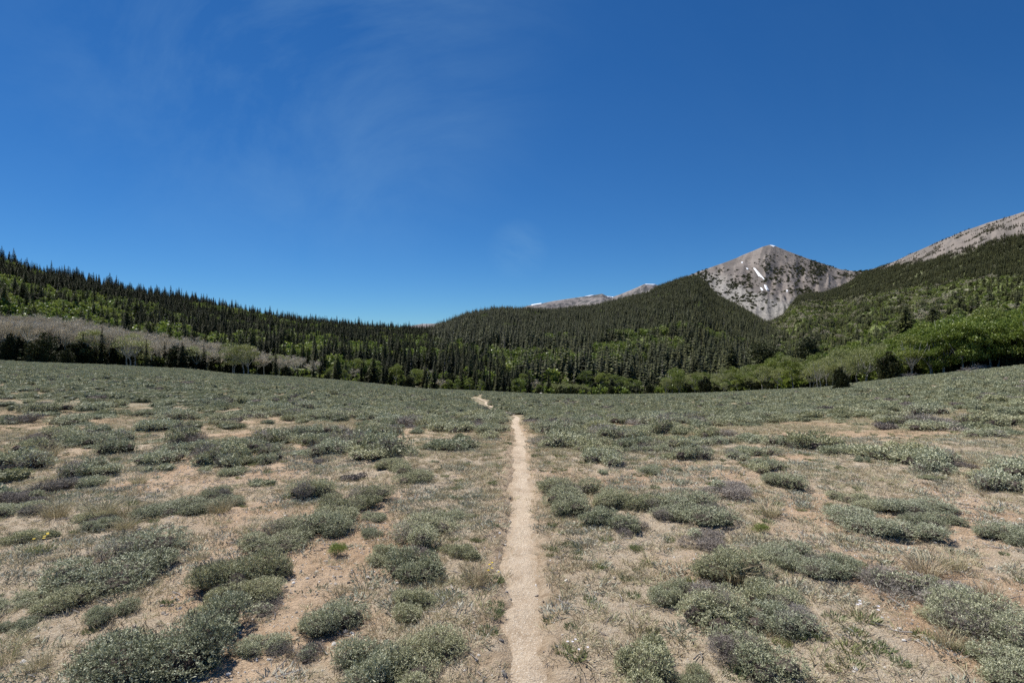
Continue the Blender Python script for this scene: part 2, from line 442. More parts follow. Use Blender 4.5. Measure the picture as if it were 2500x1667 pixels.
def floor_mat():
    b = NB('hill_ground')
    P = b.pos()
    n1 = b.noise(0.02, 5, 0.6, P); n2 = b.noise(0.22, 4, 0.65, P)
    green = b.mix(b.ramp(n2, [(0.35, (0, 0, 0)), (0.65, (1, 1, 1))]), (0.095, 0.120, 0.038, 1), (0.175, 0.205, 0.070, 1))
    dry = b.mix(b.ramp(n2, [(0.35, (0, 0, 0)), (0.65, (1, 1, 1))]), (0.12, 0.12, 0.075, 1), (0.24, 0.23, 0.165, 1))
    c = b.mix(b.ramp(n1, [(0.45, (0, 0, 0)), (0.60, (1, 1, 1))]), green, dry)
    rockc = b.mix(b.ramp(b.noise(0.05, 6, 0.7, P), [(0.3, (0, 0, 0)), (0.7, (1, 1, 1))]), (0.165, 0.143, 0.127, 1), (0.25, 0.218, 0.19, 1))
    rockc = b.mix(b.ramp(b.attr('streak'), [(0.30, (0.6, 0.6, 0.6)), (0.52, (0, 0, 0))]), rockc, (0.13, 0.118, 0.105, 1))
    c = b.mix(b.attr('scree'), c, rockc)
    return b.surface(c, 0.95, b.bump(n2, 0.6, 1.0), 0.1)
M['hill'] = floor_mat()

def rock_mat():
    b = NB('mountain_rock')
    P = b.pos()
    n1 = b.noise(0.006, 6, 0.62, P); n2 = b.noise(0.035, 6, 0.7, P); n3 = b.noise(0.16, 4, 0.7, P)
    c = b.ramp(n1, [(0.35, (0.165, 0.143, 0.128)), (0.5, (0.215, 0.185, 0.162)), (0.65, (0.25, 0.218, 0.195))])
    c = b.mix(b.ramp(n2, [(0.38, (0.7, 0.7, 0.7)), (0.52, (0, 0, 0))]), c, (0.105, 0.096, 0.09, 1))
    c = b.mix(b.ramp(n2, [(0.58, (0, 0, 0)), (0.70, (0.7, 0.7, 0.7))]), c, (0.31, 0.285, 0.26, 1))
    c = b.mix(b.ramp(b.attr('streak'), [(0.30, (0.65, 0.65, 0.65)), (0.50, (0, 0, 0))]), c, (0.115, 0.104, 0.096, 1))
    c = b.mix(b.ramp(b.attr('streak'), [(0.55, (0, 0, 0)), (0.78, (0.6, 0.6, 0.6))]), c, (0.275, 0.24, 0.212, 1))
    # boulder field: speckled light and dark blocks
    bl = b.mix(b.ramp(n3, [(0.40, (0, 0, 0)), (0.56, (1, 1, 1))]), (0.10, 0.10, 0.095, 1), (0.38, 0.36, 0.33, 1))
    c = b.mix(b.math('MULTIPLY', b.attr('boulders'), 0.85), c, bl)
    h = b.math('ADD', n2, b.math('MULTIPLY', n3, 0.5))
    return b.surface(c, 0.95, b.bump(h, 0.9, 8.0), 0.1)
M['rock'] = rock_mat()
def far_mat():
    b = NB('far_rock')
    P = b.pos()
    n1 = b.noise(0.004, 6, 0.65, P); n2 = b.noise(0.02, 6, 0.7, P)
    c = b.ramp(n1, [(0.4, (0.17, 0.155, 0.155)), (0.6, (0.26, 0.235, 0.225))])
    c = b.mix(b.ramp(n2, [(0.45, (0.8, 0.8, 0.8)), (0.52, (0, 0, 0))]), c, (0.075, 0.08, 0.08, 1))
    return b.surface(c, 0.95, b.bump(n2, 0.9, 15.0), 0.1)
M['far'] = far_mat()
b = NB('old_snow'); M['snow'] = b.surface((0.86, 0.88, 0.90, 1), 0.6)
def stone_mat():
    b = NB('pale_stone')
    r = b.rand()
    n = b.noise(9, 5, 0.6)
    c = b.ramp(b.math('ADD', b.math('MULTIPLY', r, 0.7), b.math('MULTIPLY', n, 0.4)), [(0.2, (0.30, 0.25, 0.20)), (0.5, (0.52, 0.46, 0.39)), (0.9, (0.74, 0.71, 0.66))])
    return b.surface(c, 0.85, b.bump(n, 0.5, 0.02), 0.2)
M['stone'] = stone_mat()
def dstone_mat():
    b = NB('grey_stone')
    n = b.noise(12, 5, 0.6)
    return b.surface(b.ramp(n, [(0.3, (0.13, 0.12, 0.11)), (0.7, (0.28, 0.26, 0.24))]), 0.85, b.bump(n, 0.5, 0.02), 0.2)
M['dstone'] = dstone_mat()
def petal(name, c):
    b = NB(name); return b.leaf((*c, 1), 0.2)
M['yellow'] = petal('yellow_petal', (0.75, 0.55, 0.03)); M['white'] = petal('white_petal', (0.72, 0.70, 0.74))
M['deadwood'] = leaf_mat('bleached_wood', [(0, (0.13, 0.115, 0.10)), (1, (0.38, 0.35, 0.32))], (1, 1, 1), 0.0, 0.85, 0.1)

# ------------------------------------------------------------------ mesh helpers
COL = sc.collection
class MB:
    """collects loose faces with a tone for each"""
    def __init__(s): s.v = []; s.f = []; s.t = []; s.nv = 0
    def add(s, verts, faces, tone):
        verts = np.asarray(verts, float)
        s.v.append(verts)
        for f in faces: s.f.append([i + s.nv for i in f])
        s.t.append(np.full(len(verts), tone)); s.nv += len(verts)
    def add_many(s, verts, faces, tones):
        """verts (n,k,3), faces: the same small face list for every one"""
        n, k = verts.shape[:2]
        base = s.nv + np.arange(n)[:, None] * k
        for f in faces: s.f.extend((base + np.array(f)[None]).tolist())
        s.v.append(verts.reshape(-1, 3)); s.t.append(np.repeat(tones, k)); s.nv += n * k
    def tube(s, pts, rad, sides=5, tone=0.5):
        pts = np.asarray(pts, float); n = len(pts)
        vs_, fs = [], []
        for i in range(n):
            d = pts[min(i + 1, n - 1)] - pts[max(i - 1, 0)]
            d = d / (np.linalg.norm(d) + 1e-9)
            a = np.cross(d, (0.3, 0.9, 0.2)); a /= np.linalg.norm(a) + 1e-9
            c = np.cross(d, a)
            for k in range(sides):
                th = 2 * math.pi * k / sides
                vs_.append(pts[i] + rad[i] * (a * math.cos(th) + c * math.sin(th)))
        for i in range(n - 1):
            for k in range(sides):
                k2 = (k + 1) % sides
                fs.append([i * sides + k, i * sides + k2, (i + 1) * sides + k2, (i + 1) * sides + k])
        fs.append([(n - 1) * sides + k for k in range(sides)])
        s.add(vs_, fs, tone)
    def mesh(s, name, m, smooth=False):
        return make_mesh(name, np.concatenate(s.v), s.f, m, {'tone': np.concatenate(s.t)}, smooth)

def make_mesh(name, v, f, m, attrs=None, smooth=False):
    me = bpy.data.meshes.new(name)
    if isinstance(f, np.ndarray):
        n, k = f.shape
        me.vertices.add(len(v)); me.vertices.foreach_set('co', np.asarray(v, np.float32).ravel())
        me.loops.add(n * k); me.loops.foreach_set('vertex_index', f.astype(np.int32).ravel())
        me.polygons.add(n); me.polygons.foreach_set('loop_start', (np.arange(n) * k).astype(np.int32))
        me.update(calc_edges=True)
    else:
        me.from_pydata(np.asarray(v).tolist(), [], f)
        me.update()
    for a, val in (attrs or {}).items():
        at = me.attributes.new(a, 'FLOAT', 'POINT')
        at.data.foreach_set('value', np.asarray(val, np.float32))
    if m: me.materials.append(m)
    if smooth: me.shade_smooth()
    return me

def obj(name, me, parent=None):
    o = bpy.data.objects.new(name, me)
    COL.objects.link(o)
    if parent: o.parent = parent
    return o
def tag(o, label=None, cat=None, group=None, kind=None):
    if label: o['label'] = label
    if cat: o['category'] = cat
    if group: o['group'] = group
    if kind: o['kind'] = kind
    return o
def plant(name, parts, loc, rz, scale, label, cat, group=None):
    """an Empty at the plant's foot carrying its parts; meshes are shared between alike plants"""
    e = bpy.data.objects.new(name, None)
    COL.objects.link(e)
    e.empty_display_size = 0.2
    e.location = loc
    e.rotation_euler = (0, 0, rz)
    e.scale = scale if hasattr(scale, '__len__') else (scale,) * 3
    for pn, me in parts:
        obj(pn, me, e)
    return tag(e, label, cat, group)

_protos = {}
def scatter(name, pts, rot, scl, idx, meshes, label, cat):
    """one mass of uncountable small growth: points that carry copies of a few meshes"""
    key = tuple(m.name for m in meshes)
    if key not in _protos:
        c = bpy.data.collections.new("kinds_of_" + name)
        for i, m in enumerate(meshes):
            c.objects.link(bpy.data.objects.new("%02d_%s" % (i, m.name), m))
        _protos[key] = c
    me = bpy.data.meshes.new(name)
    n = len(pts)
    me.vertices.add(n); me.vertices.foreach_set('co', np.asarray(pts, np.float32).ravel())
    a = me.attributes.new('rot', 'FLOAT_VECTOR', 'POINT'); a.data.foreach_set('vector', np.asarray(rot, np.float32).ravel())
    a = me.attributes.new('scl', 'FLOAT_VECTOR', 'POINT'); a.data.foreach_set('vector', np.asarray(scl, np.float32).ravel())
    a = me.attributes.new('idx', 'INT', 'POINT'); a.data.foreach_set('value', np.asarray(idx, np.int32))
    o = obj(name, me)
    g = bpy.data.node_groups.new(name + "_spread", 'GeometryNodeTree')
    g.interface.new_socket('Geometry', in_out='INPUT', socket_type='NodeSocketGeometry')
    g.interface.new_socket('Geometry', in_out='OUTPUT', socket_type='NodeSocketGeometry')
    gi = g.nodes.new('NodeGroupInput'); go = g.nodes.new('NodeGroupOutput')
    ci = g.nodes.new('GeometryNodeCollectionInfo')
    ci.inputs['Collection'].default_value = _protos[key]
    ci.inputs['Separate Children'].default_value = True
    ci.inputs['Reset Children'].default_value = True
    ip = g.nodes.new('GeometryNodeInstanceOnPoints')
    ip.inputs['Pick Instance'].default_value = True
    def na(nm, typ):
        k = g.nodes.new('GeometryNodeInputNamedAttribute'); k.data_type = typ; k.inputs['Name'].default_value = nm
        return k.outputs['Attribute']
    lk = g.links.new
    lk(gi.outputs[0], ip.inputs['Points']); lk(ci.outputs[0], ip.inputs['Instance'])
    lk(na('idx', 'INT'), ip.inputs['Instance Index'])
    er = g.nodes.new('FunctionNodeEulerToRotation')
    lk(na('rot', 'FLOAT_VECTOR'), er.inputs[0]); lk(er.outputs[0], ip.inputs['Rotation'])
    lk(na('scl', 'FLOAT_VECTOR'), ip.inputs['Scale'])
    lk(ip.outputs[0], go.inputs[0])
    md = o.modifiers.new('spread', 'NODES'); md.node_group = g
    return tag(o, label, cat, None, 'stuff')

def rand_rot(n, tilt=0.0):
    r = rng.normal(0, tilt, (n, 3)) if tilt else np.zeros((n, 3))
    r[:, 2] = rng.uniform(0, 2 * math.pi, n)
    return r

# ------------------------------------------------------------------ ground sheet, trail, hills
def build_ground():
    az = np.concatenate([np.linspace(-52, 52, 420), np.linspace(54, 306, 64)])
    az = np.radians(az)
    rr = np.concatenate([np.geomspace(0.3, 230, 560), np.geomspace(240, 45000, 40)])
    A, RR = np.meshgrid(az, rr)
    x = (np.sin(A) * RR); y = (np.cos(A) * RR)
    z = ground(x, y)
    n, m = A.shape
    v = np.stack([x, y, z], -1).reshape(-1, 3)
    i = np.arange(n - 1)[:, None] * m + np.arange(m)[None]
    j = np.arange(n - 1)[:, None] * m + (np.arange(m)[None] + 1) % m
    f = np.stack([i, i + m, j + m, j], -1).reshape(-1, 4)[:, ::-1]
    v = np.vstack([v, [0, 0, float(ground(np.zeros(1), np.zeros(1))[0])]])
    xx, yy = v[:, 0], v[:, 1]
    d = np.hypot(xx, yy)
    u = xx / np.maximum(yy, 1)
    wob = 6 * fbm(xx / 14, yy / 14, 3, 77)
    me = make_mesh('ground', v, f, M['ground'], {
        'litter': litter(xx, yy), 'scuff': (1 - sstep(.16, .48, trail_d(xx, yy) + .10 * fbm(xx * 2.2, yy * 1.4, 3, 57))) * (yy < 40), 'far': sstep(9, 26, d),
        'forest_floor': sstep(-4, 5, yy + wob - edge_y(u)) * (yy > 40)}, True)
    o = obj('ground', me)
    tag(o, 'tan gravelly soil and dry litter of the sagebrush meadow', 'ground', None, 'structure')
build_ground()

def build_trail():
    n = len(TRX)
    tx = np.gradient(TRX); ty = np.gradient(TRY); L_ = np.hypot(tx, ty)
    nx, ny = ty / L_, -tx / L_
    offs = np.array([-1, -0.8, -0.62, -.5, -.4, -0.3, -.2, -.1, 0, 0.1, .2, .3, 0.4, .5, .62, 0.8, 1.0])
    half = 0.27 - 0.19 * sstep(18, 23, TRY) + 0.02 * sstep(29, 33, TRY)
    X = TRX[:, None] + nx[:, None] * offs * half[:, None]
    Yv = TRY[:, None] + ny[:, None] * offs * half[:, None]
    base = ground0(X, Yv) + micro(X, Yv) * 0.8
    prof = -0.032 - 0.006 * (np.abs(offs) ** 2)
    z = base + prof[None] + 0.010 * fbm(X / 0.22, Yv / 0.30, 3, 46) + 0.022 * sstep(26, 36, TRY)[:, None]
    k = len(offs)
    v = np.stack([X, Yv, z], -1).reshape(-1, 3)
    i = np.arange(n - 1)[:, None] * k + np.arange(k - 1)[None]
    f = np.stack([i, i + 1, i + k + 1, i + k], -1).reshape(-1, 4)
    e = np.repeat(np.clip((np.abs(offs) - .20) * 3.2, 0, 1)[None], n, 0) * 0.9 * (1 - sstep(9, 20, TRY))[:, None]
    o = obj('trail', make_mesh('trail', v, f, M['trail'], {'edge': e.ravel()}, True))
    tag(o, 'narrow pale dirt footpath running through the sagebrush', 'trail', None, 'structure')
build_trail()

TREELINE = (PX([2050, 2116, 2223, 2308, 2393, 2500, 2700, 3400]), PV([668, 664, 642, 630, 606, 584, 540, 560]))
def above_treeline(u, v):
    return v - np.interp(u, *TREELINE)

def build_hill(h, name, m, label, extra, tmax=1.5):
    us = np.linspace(h.u0, h.u1, h.nu)
    ts = np.concatenate([np.linspace(-0.06, 1.0, h.ny), np.linspace(1.0, tmax, 14)[1:]])
    U, T = np.meshgrid(us, ts)
    fY = np.interp(U, h.fu, h.fY); cY = np.interp(U, h.cu, h.cY)
    Y = fY + (cY - fY) * np.where(T > 0, np.clip(T, 0, None) ** 1.25, T)
    X = U * Y
    Z = h(X, Y)
    nr, nc = U.shape
    i = np.arange(nr - 1)[:, None] * nc + np.arange(nc - 1)[None]
    f = np.stack([i, i + 1, i + nc + 1, i + nc], -1).reshape(-1, 4)
    me = make_mesh(name, np.stack([X, Y, Z], -1).reshape(-1, 3), f, m, extra(X, Y, Z, U, T), True)
    return tag(obj(name, me), label, 'mountain' if name == 'mountain' else 'hill', None, 'structure')
def hill_attr(X, Y, Z, U, T):
    return {'scree': np.zeros(X.size)}
def right_attr(X, Y, Z, U, T):
    v = (Z - CAM_H) / Y
    a = above_treeline(U, v) + 0.006 * fbm(X / 60, Y / 60, 4, 301)
    st = fbm(U * 80 + .6 * fbm(U * 20, T * 6, 2, 316), T * 4, 4, 315, .6)
    return {'scree': (sstep(-0.012, 0.004, a) * (U > PX(2040))).ravel(), 'streak': (.5 + .5 * np.clip(st * 1.6, -1, 1)).ravel()}
def mount_attr(X, Y, Z, U, T):
    v = (Z - CAM_H) / Y
    low = np.interp(U, PX([1600, 1712, 1798, 1865, 1930]), PV([690, 672, 690, 728, 735]))
    a = sstep(-0.012, 0.008, low - v + 0.01 * fbm(X / 120, Y / 120, 3, 302)) * (U < PX(1945))
    st = fbm(U * 95 + .6 * fbm(U * 20, T * 6, 2, 306), T * 3.2, 4, 305, .6)
    return {'boulders': a.ravel(), 'streak': (.5 + .5 * np.clip(st * 1.6, -1, 1)).ravel()}
build_hill(hill_left, 'hill', M['hill'], 'long low hill covered with spruce and aspen, sloping down to the right', hill_attr)
build_hill(hill_mid, 'hill', M['hill'], 'broad dark forested hill in front of the rocky peak', hill_attr)
build_hill(slope_right, 'hill', M['hill'], 'tall slope with green shrubs below, conifers midway and bare scree on top', right_attr)
mt = build_hill(mountain, 'mountain', M['rock'], 'grey-brown pyramid-shaped rocky peak with snow streaks', mount_attr)
build_hill(far_ridge, 'mountain', M['far'], 'distant grey rocky ridge with a snowy rim between hill and peak', lambda X, Y, Z, U, T: {'s': np.zeros(X.size)})
fr = bpy.data.objects['mountain.001']
build_hill(far_hill, 'hill', M['far'], 'small far blue-grey hilltop in the gap between the forested hills', lambda X, Y, Z, U, T: {'s': np.zeros(X.size)})

def snow(poly, h, parent, y0, y1, lift=2.2):
    """a drift lying on the rock: the outline is met with the slope and given depth"""
    P = []
    for px, py in poly:
        Y = ray_y(px, py, h, y0, y1, 4000)
        P.append((float(PX(px)) * Y, Y, float(h(np.array([PX(px) * Y]), np.array([Y]))[0])))
    P = np.array(P); n = len(P)
    c = P.mean(0); c[2] = float(h(c[:1], c[1:2])[0]) + lift * 1.5
    ring = c + (P - c) * 0.8; ring[:, 2] = h(ring[:, 0], ring[:, 1]) + lift * 1.4
    low = P.copy(); low[:, 2] -= 1.0
    top = P.copy(); top[:, 2] += lift
    v = np.vstack([low, top, ring, c[None]])
    f = []
    for i in range(n):
        j = (i + 1) % n
        f += [[i, j, n + j, n + i], [n + i, n + j, 2 * n + j, 2 * n + i], [2 * n + i, 2 * n + j, 3 * n]]
    obj('snow_patch', make_mesh('snow_patch', v, f, M['snow']), parent)
def c3(pts): return [(1500 + .4252 * a, 500 + .4252 * b_) for a, b_ in pts]
for poly in ([(893, 233), (908, 232), (926, 240), (914, 243)], [(796, 366), (808, 366), (835, 398), (862, 428), (856, 430), (826, 404), (812, 385)],
             [(859, 461), (873, 465), (888, 491), (876, 493), (863, 477)], [(836, 477), (846, 479), (854, 492), (846, 492)],
             [(756, 363), (767, 366), (770, 373), (762, 373)], [(987, 492), (995, 492), (995, 501), (988, 502)], [(728, 331), (740, 331), (737, 335), (729, 335)]):
    snow(c3(poly), mountain, mt, 2000, 3500)
for poly in ([(1296, 745), (1322, 740.8), (1322, 743), (1300, 746.4)], [(1425, 725), (1441, 722.3), (1452, 721), (1440, 724.2)], [(1481, 723.6), (1497, 725.2), (1497, 727), (1484, 726)],
             [(1574, 694.4), (1602, 695.6), (1594, 697.6), (1578, 696.4)]):
    snow(poly, far_ridge, fr, 4000, 4700, 4.0)

# ------------------------------------------------------------------ kinds of plants (unit meshes)
def leaves_at(mb, P, D, ln, wd, tones, jit=0.5):
    """narrow pointed leaves: n points, n directions"""
    n = len(P)
    D = D + rng.normal(0, jit, (n, 3)); D /= np.linalg.norm(D, axis=1, keepdims=True) + 1e-9
    S = np.cross(D, rng.normal(0, 1, (n, 3))); S /= np.linalg.norm(S, axis=1, keepdims=True) + 1e-9
    ln = np.broadcast_to(ln, (n,))[:, None]; wd = np.broadcast_to(wd, (n,))[:, None]
    v = np.stack([P, P + D * ln * 0.55 + S * wd * 0.5, P + D * ln, P + D * ln * 0.55 - S * wd * 0.5], 1)
    mb.add_many(v, [[0, 1, 2, 3]], tones)

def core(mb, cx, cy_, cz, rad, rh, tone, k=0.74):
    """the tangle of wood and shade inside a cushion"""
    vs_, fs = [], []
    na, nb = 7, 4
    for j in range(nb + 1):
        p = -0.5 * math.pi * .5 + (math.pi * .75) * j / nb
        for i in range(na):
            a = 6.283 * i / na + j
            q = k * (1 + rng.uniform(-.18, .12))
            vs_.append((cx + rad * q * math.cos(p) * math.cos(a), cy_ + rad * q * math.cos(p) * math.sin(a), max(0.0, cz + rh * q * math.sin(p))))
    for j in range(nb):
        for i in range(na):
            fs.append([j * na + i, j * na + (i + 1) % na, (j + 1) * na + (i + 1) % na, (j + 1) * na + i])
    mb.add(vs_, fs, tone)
def sage_kind(seed, nsprig, nleaf, leaf, wide, height, dead=0.0):
    """a cushion of lobes, 1 m across: foliage and woody stems"""
    rs = np.random.default_rng(seed)
    nl = rs.integers(7, 11)
    lob = []
    for i in range(nl):
        a = rs.uniform(0, 2 * math.pi); r = 0.36 * math.sqrt(rs.uniform(0.0, 1))
        lob.append((r * math.cos(a), r * math.sin(a) * 0.85, height * rs.uniform(0.25, 0.6), rs.uniform(0.11, 0.23), height * rs.uniform(0.42, 0.72) * (1.15 - r * 1.2), rs.uniform(0, 1)))
    fol, ded, stem = MB(), MB(), MB()
    per = nsprig // nl
    for (cx, cy_, cz, rad, rh, q) in lob:
        th = rs.uniform(0, 2 * math.pi, per); cz_ = rs.uniform(-0.5, 1, per)
        sr = np.sqrt(1 - cz_ ** 2); sh = rs.uniform(0.66, 1.10, per)
        n = np.stack([sr * np.cos(th), sr * np.sin(th), cz_], 1)
        P = np.stack([cx + n[:, 0] * rad * sh, cy_ + n[:, 1] * rad * sh, cz + n[:, 2] * rh * sh], 1)
        P[:, 2] = np.maximum(P[:, 2], 0.01)
        up = n * 0.35 + np.array([0, 0, 0.40])
        Pn = np.repeat(P, nleaf, 0) + rs.normal(0, leaf * 0.35, (per * nleaf, 3))
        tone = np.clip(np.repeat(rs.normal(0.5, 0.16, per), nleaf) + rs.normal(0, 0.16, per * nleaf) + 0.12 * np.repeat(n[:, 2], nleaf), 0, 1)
        isd = q < dead
        leaves_at(ded if isd else fol, Pn, np.repeat(up, nleaf, 0), leaf * rs.uniform(0.7, 1.4, len(Pn)) * (1.9 if isd else 1), wide * (0.4 if isd else 1), tone, 0.55)
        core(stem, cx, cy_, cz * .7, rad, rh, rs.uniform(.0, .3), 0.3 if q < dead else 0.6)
        for k in range(5):
            a = rs.uniform(0, 6.28); e = np.array([cx + rad * 0.8 * math.cos(a), cy_ + rad * 0.8 * math.sin(a), cz + rh * rs.uniform(-0.2, 0.7)])
            m_ = e * 0.5 + rs.normal(0, 0.03, 3); m_[2] = e[2] * 0.35
            stem.tube([(e[0] * 0.12, e[1] * 0.12, 0), m_, e], [0.012, 0.008, 0.003], 3, rs.uniform(0.1, 1))
    tips = np.concatenate(fol.v)[::97] if fol.nv else np.zeros((0, 3))
    tips = tips[tips[:, 2] > height * .45] if len(tips) else tips
    if len(tips): leaves_at(stem, tips, np.tile([0.05, 0.0, 1.0], (len(tips), 1)), rs.uniform(.04, .10, len(tips)), .0035, rs.uniform(.6, 1, len(tips)), .35)
    parts = []
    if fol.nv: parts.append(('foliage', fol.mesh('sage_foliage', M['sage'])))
    if ded.nv: parts.append(('dead_twigs', ded.mesh('sage_dead_twigs', M['sage_dead'])))
    parts.append(('stems', stem.mesh('sage_stems', M['wood'])))
    return parts
SAGE_HI = [sage_kind(500 + i, 2300, 7, 0.024, 0.0078, h_, dd) for i, (h_, dd) in enumerate([(.30, 0), (.34, .12), (.26, 0), (.32, .1), (.28, .2), (.36, 0)])]
SAGE_BIG = [sage_kind(520 + i, 4300, 7, 0.0165, 0.0054, h_, dd) for i, (h_, dd) in enumerate([(.30, 0), (.33, .12), (.27, .15), (.31, 0)])]
SAGE_DEAD = [sage_kind(540 + i, 1500, 6, 0.026, 0.011, 0.26, 0.8) for i in range(2)]
SAGE_MID = [sage_kind(560 + i, 700, 5, 0.042, 0.016, h_, dd) for i, (h_, dd) in enumerate([(.32, 0), (.36, .1), (.28, 0), (.33, .2), (.30, 0)])]
SAGE_MID_DEAD = [sage_kind(580, 300, 5, 0.05, 0.017, 0.26, 0.9)]
def joined_low(seed, n, size, height, m, dead=False):
    """the same cushion for the middle and far meadow"""
    rs = np.random.default_rng(seed)
    mb = MB()
    nl = rs.integers(4, 7)
    per = n // nl
    for i in range(nl):
        a = rs.uniform(0, 6.28); r = 0.33 * math.sqrt(rs.uniform(0, 1)); rad = rs.uniform(0.16, 0.26)
        th = rs.uniform(0, 6.28, per); c = rs.uniform(-0.3, 1, per); sr = np.sqrt(1 - c ** 2)
        nn = np.stack([sr * np.cos(th), sr * np.sin(th), c], 1)
        hh = height * rs.uniform(0.45, 0.65)
        P = np.stack([r * math.cos(a) + nn[:, 0] * rad, r * math.sin(a) + nn[:, 1] * rad, height * 0.3 + nn[:, 2] * hh], 1)
        P[:, 2] = np.maximum(P[:, 2], 0.0)
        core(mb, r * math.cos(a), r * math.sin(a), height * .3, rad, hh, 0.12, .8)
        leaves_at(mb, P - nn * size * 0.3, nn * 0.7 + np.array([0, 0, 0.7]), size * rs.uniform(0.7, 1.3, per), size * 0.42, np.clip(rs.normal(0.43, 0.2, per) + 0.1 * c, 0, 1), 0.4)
    return mb.mesh('low_sage', m)
SAGE_LOW = [joined_low(600 + i, 150, 0.13, h_, M['sage']) for i, h_ in enumerate((.30, .34, .40, .28, .36))] + [joined_low(620, 150, 0.12, .28, M['sage_dead'])]
SAGE_MED = [joined_low(640 + i, 760, 0.060, h_, M['sage']) for i, h_ in enumerate((.30, .34, .40, .28, .36))] + [joined_low(660, 760, 0.060, .28, M['sage_dead'])]

def tuft_kind(seed, n, ln, wd, spread, m, tone=(0, 1), curve=0.35, flat=1.0):
    rs = np.random.default_rng(seed)
    mb = MB()
    a = rs.uniform(0, 6.28, n); r = spread * np.sqrt(rs.uniform(0, 1, n))
    P = np.stack([r * np.cos(a), r * np.sin(a), np.zeros(n)], 1)
    lean = rs.uniform(0.1, 0.9, n) * flat
    a2 = a + rs.normal(0, 0.7, n)
    out = np.stack([np.cos(a2) * lean, np.sin(a2) * lean, np.ones(n)], 1); out /= np.linalg.norm(out, axis=1, keepdims=True)
    l_ = ln * rs.uniform(0.45, 1.15, n)[:, None]
    S = np.cross(out, rs.normal(0, 1, (n, 3))); S /= np.linalg.norm(S, axis=1, keepdims=True); S *= wd / 2
    mid = P + out * l_ * 0.55
    tip = P + out * l_ + np.stack([np.cos(a2), np.sin(a2), -0.5 * np.ones(n)], 1) * l_ * curve * rs.uniform(0, 1, n)[:, None]
    v = np.stack([P - S, P + S, mid + S * 0.8, tip, mid - S * 0.8], 1)
    mb.add_many(v, [[0, 1, 2, 4], [4, 2, 3]], rs.uniform(tone[0], tone[1], n))
    return mb.mesh('blades', m)
TUFT = [tuft_kind(700 + i, 34, 0.062, 0.0040, 0.07, M['drygrass'], t_, 0.3, 2.6) for i, t_ in enumerate([(0.1, .9), (0, .6), (.3, .85), (.5, 1.0)])]
MATS = [tuft_kind(720 + i, 80, 0.034, 0.006, 0.09, M['greygrass'], (0, 1), 0.1, 3.0) for i in range(3)]
FORB = [tuft_kind(730 + i, 120, 0.036, 0.0042, 0.05, M['forb'], (0, 1), 0.3, 1.6) for i in range(3)]
BUNCH = [tuft_kind(740 + i, 190, 0.26, 0.0045, 0.09, M['drygrass'], (0.15, .85), 0.5) for i in range(3)]
RABBIT = [None, tuft_kind(751, 40, 0.12, 0.008, 0.06, M['wood'], (0, 1), 0.1)]

def stone_mesh(seed, m):
    import bmesh
    rs = np.random.default_rng(seed)
    bm = bmesh.new()
    bmesh.ops.create_icosphere(bm, subdivisions=2, radius=0.5)
    cut = rs.normal(0, 1, (5, 3)); cut /= np.linalg.norm(cut, axis=1, keepdims=True)
    for v in bm.verts:
        p = np.array(v.co)
        for c in cut:
            d = p @ c
            if d > 0.33: p = p - c * (d - 0.33) * 0.85
        p = p * (1 + 0.09 * (rs.uniform() - 0.5)) * np.array([1.0, 0.75, 0.55])
        v.co = p
    me = bpy.data.meshes.new('stone')
    bm.to_mesh(me); bm.free()
    me.materials.append(m)
    return me
STONES = [stone_mesh(800 + i, M['stone']) for i in range(5)]
DSTONES = [stone_mesh(820 + i, M['dstone']) for i in range(2)]

# ---- trees (unit height 1)
def trunk_mesh(rad, top, sides, m, seed, lean=0.02):
    rs = np.random.default_rng(seed)
    mb = MB()
    n = 6
    pts = [(rs.normal(0, lean) * i / n, rs.normal(0, lean) * i / n, top * i / (n - 1) - 0.02) for i in range(n)]
    mb.tube(pts, [rad * (1 - 0.85 * i / (n - 1)) * (1.25 if i == 0 else 1) for i in range(n)], sides, 0.5)
    return mb.mesh('trunk', m, True)

